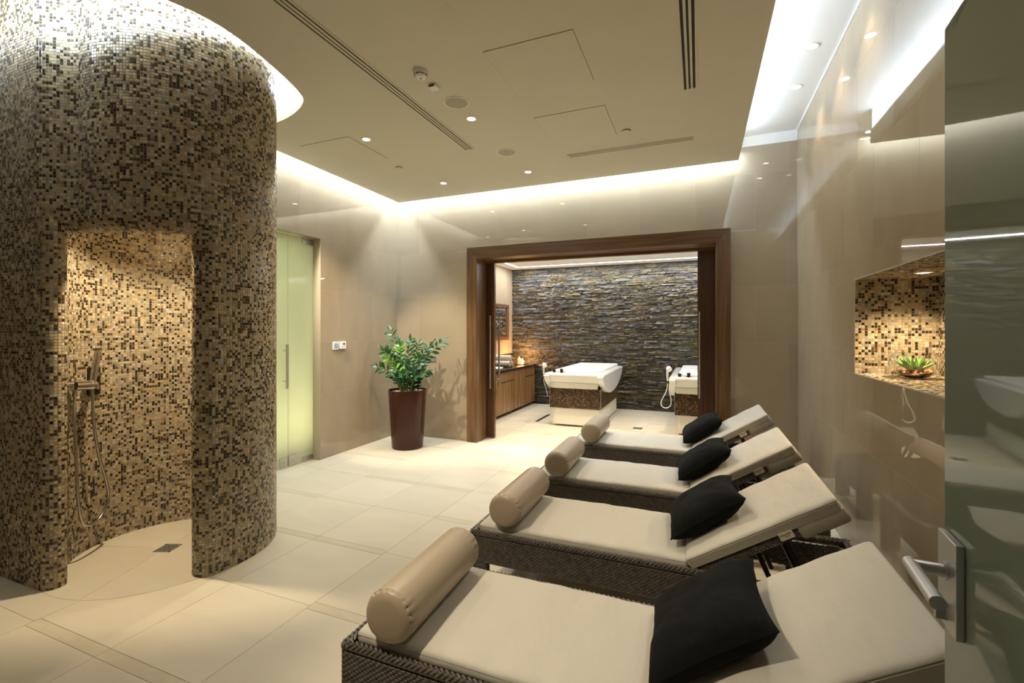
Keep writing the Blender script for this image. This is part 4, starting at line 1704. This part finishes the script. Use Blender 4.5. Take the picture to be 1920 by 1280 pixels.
# ================================================================== WALL FITTINGS
sw = empty('light_switch', (-3.45, YB, 1.087), 'grey double wall switch beside the potted plant', 'switch')
MB().box(-3.535, YB - .007, 1.047, -3.365, YB, 1.130).build('plate', 'grey_plastic', sw, bevel=.002)
MB().box(-3.528, YB - .013, 1.053, -3.453, YB - .006, 1.124).build('rocker', 'grey_plastic', sw, bevel=.002)
MB().box(-3.447, YB - .013, 1.053, -3.372, YB - .006, 1.124).build('rocker', 'grey_plastic', sw, bevel=.002)
th = empty('control_panel', (XL, 4.29, 1.30), 'white wall control with two blue displays', 'wall control')
MB().box(XL, 4.245, 1.255, XL + .012, 4.335, 1.348).build('housing', 'white_plastic', th, bevel=.002)
for k in (0, 1):
    y = 4.268 + k * .028
    MB().box(XL + .011, y, 1.290, XL + .0135, y + .021, 1.330).build('display', 'blue_lcd', th)
    MB().box(XL + .011, y + .004, 1.273, XL + .0145, y + .016, 1.286).build('button', 'dark_slot', th)
t2 = empty('thermostat', (XL, 4.40, 1.30), 'small white thermostat with one dark display', 'thermostat')
MB().box(XL, 4.352, 1.262, XL + .026, 4.448, 1.350).build('housing', 'white_plastic', t2, bevel=.003)
MB().box(XL + .025, 4.398, 1.312, XL + .0275, 4.424, 1.332).build('display', 'dark_slot', t2)

# ------------------------------------------------------------------ shower fittings
def on_inner(deg, z_, inset=0.):
    r = IR - inset
    return Vector((IC[0] + r * math.cos(math.radians(deg)), IC[1] + r * math.sin(math.radians(deg)), z_))


mx = empty('shower_mixer', on_inner(-158.5, 1.14), 'flat brown-grey mixer plate with two chrome buttons in the shower', 'mixer')
Rm = Matrix.Translation(on_inner(-158.5, 1.14, .010)) @ Matrix.Rotation(math.radians(-158.5 + 90), 4, 'Z')
MB().box(-.045, -.006, -.095, .045, .006, .090).xform(Rm).build('plate', mat='metal_dark', parent=mx, bevel=.002)
for zz in (.045, -.045):
    a, b_ = Rm @ Vector((0, .006, zz)), Rm @ Vector((0, .030, zz))
    MB().cyl(a, b_, .0165, .0145, 18).build('button', 'chrome', mx, smooth=True)
hs = empty('hand_shower', on_inner(-130, 1.12), 'chrome hand shower with a long looping hose in the shower', 'hand shower')
w0, w1 = on_inner(-128, 1.132, -.005), on_inner(-128, 1.132, .045)
hold = Vector((-3.66, 1.745, 1.128))
body = MB().cyl(w0, w1, .030, n=20)
body.cyl(w1, hold, .026, .032, 20)
body.sphere(hold, .034, (1, 1, .9), 16, 10)
body.build('holder', 'chrome', hs, smooth=True)
tipv = Vector((-3.685, 1.79, 1.345))
MB().tube([hold + Vector((0, 0, -.012)), hold.lerp(tipv, .5), tipv], [.0150, .0185, .0190], 16).build('wand', 'chrome', hs, smooth=True)
out = on_inner(-133, 1.09, .03)
hose = catmull([hold + Vector((.004, 0, -.02)), Vector((-3.675, 1.76, .90)), Vector((-3.700, 1.80, .66)), Vector((-3.725, 1.855, .46)), Vector((-3.735, 1.87, .33)),
                Vector((-3.715, 1.82, .235)), Vector((-3.675, 1.745, .215)), Vector((-3.640, 1.685, .26)), Vector((-3.632, 1.66, .40)), Vector((-3.640, 1.655, .62)),
                Vector((-3.650, 1.650, .90)), out], 8)
MB().tube(hose, .0088, 12).build('hose', 'steel', hs, smooth=True)
MB().cyl(out + Vector((0, 0, -.02)), out + Vector((0, 0, .03)), .0125, n=14).build('outlet', 'chrome', hs, smooth=True)

# ------------------------------------------------------------------ niche bowl
NC = Vector((1.155, 3.33, NZ0 + .0045))
bw = empty('glass_bowl', NC, 'clear glass bowl with pebbles and spiky succulent in the mosaic niche', 'terrarium')
BR = .120
prof = []
for k in range(15):
    a = -82 + k * (118 / 14)
    prof.append((BR * math.cos(math.radians(a)), .088 + .088 * math.sin(math.radians(a))))
prof = [(.001, .0008)] + prof
inn = [(max(.001, r - .0028), z_ + (.003 if i < 4 else 0)) for i, (r, z_) in enumerate(prof)][::-1]
MB().lathe(prof + inn, NC, 48).build('bowl', 'clear_glass', bw, smooth=True, fix=True)
random.seed(77)
pb = MB()
for k in range(110):
    a, r = random.uniform(0, 2 * PI), math.sqrt(random.random())
    zz = random.uniform(.018, .050)
    rad = (BR - .022) * math.sqrt(max(.05, 1 - ((zz - .088) / .088) ** 2)) * r
    pb.sphere((NC.x + rad * math.cos(a), NC.y + rad * math.sin(a), NC.z + zz), random.uniform(.007, .013), (1, 1, .8), 6, 4)
o = pb.build('pebbles', 'river_pebble', bw, smooth=True)
o['kind'] = 'stuff'
for k in range(26):
    ring = k % 3
    a = k * 2.399
    el = [1.25, .85, .45][ring] + random.uniform(-.1, .1)
    L = [.070, .085, .088][ring] * random.uniform(.9, 1.1)
    d = Vector((math.cos(a) * math.cos(el), math.sin(a) * math.cos(el), math.sin(el)))
    b0 = NC + Vector((0, 0, .050)) + Vector((math.cos(a), math.sin(a), 0)) * .016
    pts = [b0, b0 + d * L * .4, b0 + d * L * .75 + Vector((0, 0, .004)), b0 + d * L + Vector((0, 0, .010))]
    MB().tube(pts, [.0085, .0100, .0060, .0008], 6).build('succulent_leaf', 'succulent', bw, smooth=True)

# ================================================================== HYDROTHERAPY BEDS
def make_bed():
    """local frame: x right, y back, origin at the front middle of the base"""
    r = empty('hydrotherapy_bed', (0, 0, 0))
    W0, W1 = -.36, .36
    y0, y1 = 0., 1.66
    MB().box(W0 + .045, y0 + .04, 0, W1 - .045, y1 - .04, .03).build('plinth', 'grey_plastic', r)
    b = MB().box(W0, y0 + .003, .03, W1, y1 - .012, .285)
    nfl = 26
    for k in range(nfl):
        x = W0 + (W1 - W0) * (k + .08) / nfl
        b.box(x, y0, .03, x + (W1 - W0) / nfl * .88, y0 + .003, .285)
    b.build('base', 'white_panel', r)
    X0, X1 = -.40, .40
    mp_ = MB().box(X0 + .004, -.02, .285, X1 - .004, y1 + .03, .60).build('apron', 'dark_grout', r)
    plane_mosaic('apron_mosaic', (X0 + .004, -.0205, .288), (1, 0, 0), (0, 0, 1), (0, -1, 0), X1 - X0 - .008, .31, mp_, 'mosaic_dark', .02, True)
    plane_mosaic('apron_mosaic', (X1 - .0035, -.018, .288), (0, 1, 0), (0, 0, 1), (1, 0, 0), y1 + .045, .31, mp_, 'mosaic_dark', .02, True)
    plane_mosaic('apron_mosaic', (X0 + .0035, -.018, .288), (0, 1, 0), (0, 0, 1), (-1, 0, 0), y1 + .045, .31, mp_, 'mosaic_dark', .02, True)
    for sx in (X0, X1):
        MB().box(sx - .003, -.024, .285, sx + .003, -.018, .60).build('corner_trim', 'steel', mp_)
    # tub shell
    tx0, tx1, ty0, ty1 = -.475, .455, -.085, 1.82
    sh = rbox((tx1 - tx0) / 2, (ty1 - ty0) / 2, .034, .030, 12, 20)
    sh.xform(Matrix.Translation(((tx0 + tx1) / 2, (ty0 + ty1) / 2, .795)))
    tub = sh.build('tub_rim', 'gel_white', r, smooth=True)
    # front skirt, two tiers
    MB().hexa([(-.415, -.020, .675), (.375, -.020, .675), (.375, .05, .675), (-.415, .05, .675),
               (-.465, -.078, .775), (.42, -.078, .775), (.42, .05, .775), (-.465, .05, .775)]).build('front_skirt', 'gel_white', r, bevel=.006)
    MB().hexa([(-.380, -.022, .585), (.345, -.022, .585), (.345, .05, .585), (-.380, .05, .585),
               (-.412, -.030, .676), (.368, -.030, .676), (.368, .05, .676), (-.412, .05, .676)]).build('lower_skirt', 'white_panel', r, bevel=.004)
    # hull-shaped flanks
    for s in (-1, 1):
        n = 24
        yc, hl = .82, .98
        po = []
        for k in range(n + 1):
            t = -1 + 2 * k / n
            po.append((yc + hl * t * .97, .785 - .30 * max(0, 1 - abs(t - (-.18)) ** 2.2 / (.646 if t < -.18 else 1.44)) ** .75))
        po.append((yc + hl * .97, .80))
        po.append((yc - hl * .90, .80))
        xo = .452 if s > 0 else -.472
        MB().extr(po, (xo - s * .085, 0, 0), (0, 1, 0), (0, 0, 1), (s * .085, 0, 0)).build('flank', 'gel_white', r, bevel=.018, seg=3, fix=True)

    def pad(p):
        return p
    pdm = rbox(.36, .86, .026, .024, 12, 18, pad)
    pdm.xform(Matrix.Translation((.01, .90, .848)))
    pdm.build('pad', 'white_pad', r, smooth=True)
    for (x, hgt) in ((-.335, .05), (-.215, .062)):
        k = MB().cyl((x, .0, .826), (x, .0, .826 + hgt), .020, .026, 16)
        k.build('knob', 'metal_dark', r, smooth=True)
    MB().cyl((-.215, .0, .826), (-.215, .0, .832), .055, n=24).build('knob_plate', 'chrome', r, smooth=True)
    # hand shower on the left front corner
    cx, cy = -.492, -.03
    hsb = MB().box(cx - .012, cy - .015, .735, cx + .035, cy + .015, .765)
    hsb.build('shower_bracket', 'metal_dark', r, bevel=.003)
    wv = MB().tube([(cx, cy, .75), (cx - .006, cy - .005, .85), (cx - .004, cy - .012, .91), (cx + .01, cy - .03, .945)], [.012, .014, .016, .018], 10)
    wv.cyl((cx + .004, cy - .02, .955), (cx + .030, cy - .052, .928), .033, .036, 18)
    wv.build('shower_head', 'ceramic', r, smooth=True)
    hz = catmull([(cx, cy, .75), (cx - .02, cy - .02, .62), (cx - .085, cy - .03, .48), (cx - .08, cy - .03, .41), (cx - .02, cy - .03, .385), (cx + .04, cy - .04, .43),
                  (cx + .045, cy - .045, .52), (cx + .02, cy - .03, .62), (cx + .02, cy - .005, .72)], 7)
    MB().tube(hz, .006, 8).build('hose', 'ceramic', r, smooth=True)
    return r


bd = make_bed()
bd.location = (-1.765, 6.93, 0)
tag(bd, 'white hydrotherapy bed with brown mosaic apron, fully in view', 'treatment bed', 'white hydrotherapy beds')
bd2 = copy_tree(bd)
bd2.location = (.085, 6.93, 0)
for ch in list(bd.children):
    if ch.name.startswith('hose'):
        bpy.data.objects.remove(ch, do_unlink=True)
MB().tube([(-2.265, 6.91, .75), (-2.262, 6.905, .68), (-2.235, 6.905, .60), (-2.212, 6.908, .52), (-2.205, 6.925, .45)], .005, 8).build('hose', 'ceramic', bd, smooth=True)
tag(bd2, 'white hydrotherapy bed half hidden by the walnut sliding door', 'treatment bed', 'white hydrotherapy beds')

# ================================================================== VANITY
VXF = -3.09


def cabinet(y0, y1, label, groove=None, filler=False):
    c = empty('vanity_cabinet', ((BX0 + VXF) / 2, (y0 + y1) / 2, 0), label, 'cabinet', 'vanity cabinets along the side wall')
    MB().box(BX0 + .004, y0 + .002, .075, VXF - .022, y1 - .002, .770).build('body', 'walnut_dark', c)
    if groove:
        ga, gb_, gz = groove
        MB().box(VXF - .020, y0 + .003, .060, VXF, y1 - .003, gz - .014).build('door', 'cab_wood', c, bevel=.001)
        MB().box(VXF - .020, y0 + .003, gz + .004, VXF, y1 - .003, .766).build('drawer', 'cab_wood', c, bevel=.001)
        MB().box(VXF - .020, y0 + .003, gz - .014, VXF - .016, y1 - .003, gz + .004).build('finger_groove', 'dark_slot', c)
        if ga > y0 + .02:
            MB().box(VXF - .020, y0 + .003, gz - .014, VXF, ga, gz + .004).build('groove_end', 'cab_wood', c)
    else:
        MB().box(VXF - .020, y0 + .003, .060, VXF, y1 - .003, .766).build('door', 'cab_wood', c, bevel=.001)
    if not filler:
        for yy in (y0 + .08, y1 - .08):
            MB().cyl((VXF - .06, yy - .012, .03), (VXF - .06, yy + .012, .03), .028, n=16).build('caster', 'chrome', c, smooth=True)
            MB().box(VXF - .07, yy - .008, .045, VXF - .05, yy + .008, .076).build('caster_stem', 'metal_dark', c)
        for yy in (y0 + .08, y1 - .08):
            MB().cyl((BX0 + .08, yy - .012, .03), (BX0 + .08, yy + .012, .03), .028, n=16).build('caster', 'chrome', c, smooth=True)
    else:
        for xx in (BX0 + .08, VXF - .08):
            MB().cyl((xx, (y0 + y1) / 2, 0), (xx, (y0 + y1) / 2, .076), .015, n=12).build('foot', 'metal_dark', c)


cabinet(6.10, 6.90, 'striped wood vanity cabinet partly hidden behind the sliding door')
cabinet(6.91, 7.71, 'striped wood vanity cabinet below the washbasin with a long finger groove', (7.13, 7.71, .60))
cabinet(7.72, 7.91, 'narrow plain striped wood vanity panel beside the groove-handled cabinet', None, True)
cabinet(7.92, 8.30, 'plain striped wood vanity cabinet below the rolled towels')
cabinet(8.31, 8.84, 'striped wood vanity cabinet nearest the slate wall, below the candles', (8.31, 8.84, .60))
ct = MB().box(BX0 + .002, 6.08, .772, VXF + .025, 8.845, .812).build('worktop', 'counter', None, bevel=.002)
tag(ct, 'dark glossy worktop along the vanity', 'worktop')
bsp = MB().box(BX0 + .003, 6.10, .813, BX0 + .016, 8.845, 1.02).build('backsplash', 'counter', None)
tag(bsp, 'dark low splashback behind towels and candles', 'splashback')
bs = empty('washbasin', (-3.32, 7.20, .812), 'shallow white washbasin on the dark worktop', 'washbasin')
MB().lathe([(.001, .012), (.15, .014), (.205, .032), (.215, .036), (.220, .032), (.200, .004), (.001, .0005)], (-3.32, 7.20, .812), 40).build('bowl', 'ceramic', bs, smooth=True)
MB().cyl((-3.32, 7.20, .8255), (-3.32, 7.20, .829), .022, n=18).build('waste', 'chrome', bs)


def towel(c, L, R, label):
    t = empty('rolled_towel', (c[0], c[1], c[2] - R), label, 'towel', 'rolled towels on the worktop')

    def fn(u, v):
        a = 2 * PI * u
        e = abs(2 * v - 1)
        rr = R * (1 - .10 * max(0, (e - .86) / .14) ** 2) * (1 + .02 * math.sin(3 * a))
        return (c[0] + (v - .5) * L, c[1] + rr * math.cos(a), c[2] + rr * math.sin(a) * .94)
    b = MB().grid(fn, 28, 14, True)
    b.build('roll', 'towel', t, smooth=True, fix=True)
    sp = []
    for k in range(60):
        a = k / 59 * 5.5 * PI
        rr = R * .90 * (1 - k / 64)
        sp.append((c[0] + L / 2 + .002, c[1] + rr * math.cos(a), c[2] + rr * math.sin(a) * .94))
    MB().tube(sp, R * .075, 5).build('spiral_edge', 'towel', t, smooth=True)
    MB().cyl((c[0] - L / 2 + .004, c[1], c[2]), (c[0] + L / 2 - .004, c[1], c[2]), R * .88, n=24).build('core', 'towel', t)
    MB().tube([(c[0] - L / 2 + .01, c[1] + R * .80, c[2] + R * .55), (c[0] + L / 2 - .01, c[1] + R * .80, c[2] + R * .55)], .006, 6).build('fold', 'towel', t, smooth=True)


towel((-3.36, 7.80, .812 + .061), .30, .060, 'rolled cream towel at the bottom of the stack, nearer the washbasin')
towel((-3.36, 7.925, .812 + .061), .30, .060, 'rolled cream towel at the bottom of the stack, nearer the candles')
towel((-3.36, 7.862, .812 + .061 + .102), .30, .060, 'rolled cream towel on top of the stack')
ty = MB().lathe([(.001, .0), (.115, .0), (.125, .010), (.120, .012), (.110, .006), (.001, .006)], (-3.27, 8.50, .812), 36).build('candle_tray', 'metal_dark', None, smooth=True)
tag(ty, 'round dark tray under the two lit candles', 'tray')


def candle(x, y, h, r, label):
    c = empty('candle', (x, y, .8185), label, 'candle', 'lit candles on the worktop')
    MB().lathe([(.001, 0), (r, 0), (r, h), (r * .85, h + .002), (r * .7, h - .006), (.001, h - .008)], (x, y, .8185), 24).build('wax', 'wax', c, smooth=True)
    MB().cyl((x, y, .8185 + h - .008), (x, y, .8185 + h + .010), .0012, n=6).build('wick', 'dark_slot', c)
    MB().lathe([(.0005, .004), (.006, .012), (.0075, .020), (.005, .034), (.0005, .050)], (x, y, .8185 + h), 12).build('flame', 'flame', c, smooth=True)
    d = bpy.data.lights.new('candle_light', 'POINT')
    d.energy = 11
    d.color = (1, .50, .16)
    d.shadow_soft_size = .02
    o = bpy.data.objects.new('candle_light', d)
    COL.objects.link(o)
    o.location = Vector((x, y, .8185 + h + .09)) - Vector(c.location)
    o.parent = c


candle(-3.275, 8.455, .105, .036, 'taller lit pillar candle on the dark tray')
candle(-3.245, 8.555, .065, .034, 'shorter lit pillar candle on the dark tray')

mi = empty('wall_mirror', (BX0, 7.85, 1.33), 'walnut framed mirror above the vanity', 'mirror')
MB().box(BX0, 7.12, 1.33, BX0 + .012, 8.58, 1.98).build('glass', 'mirror', mi)
for (a0, z0_, a1, z1_, m_) in ((7.10, 1.30, 8.60, 1.36, 'walnut_h'), (7.10, 1.95, 8.60, 2.0, 'walnut_h'), (7.10, 1.36, 7.16, 1.95, 'walnut_v'), (8.52, 1.36, 8.60, 1.95, 'walnut_v')):
    MB().box(BX0, a0, z0_, BX0 + .035, a1, z1_).build('frame_bar', m_, mi, bevel=.002)
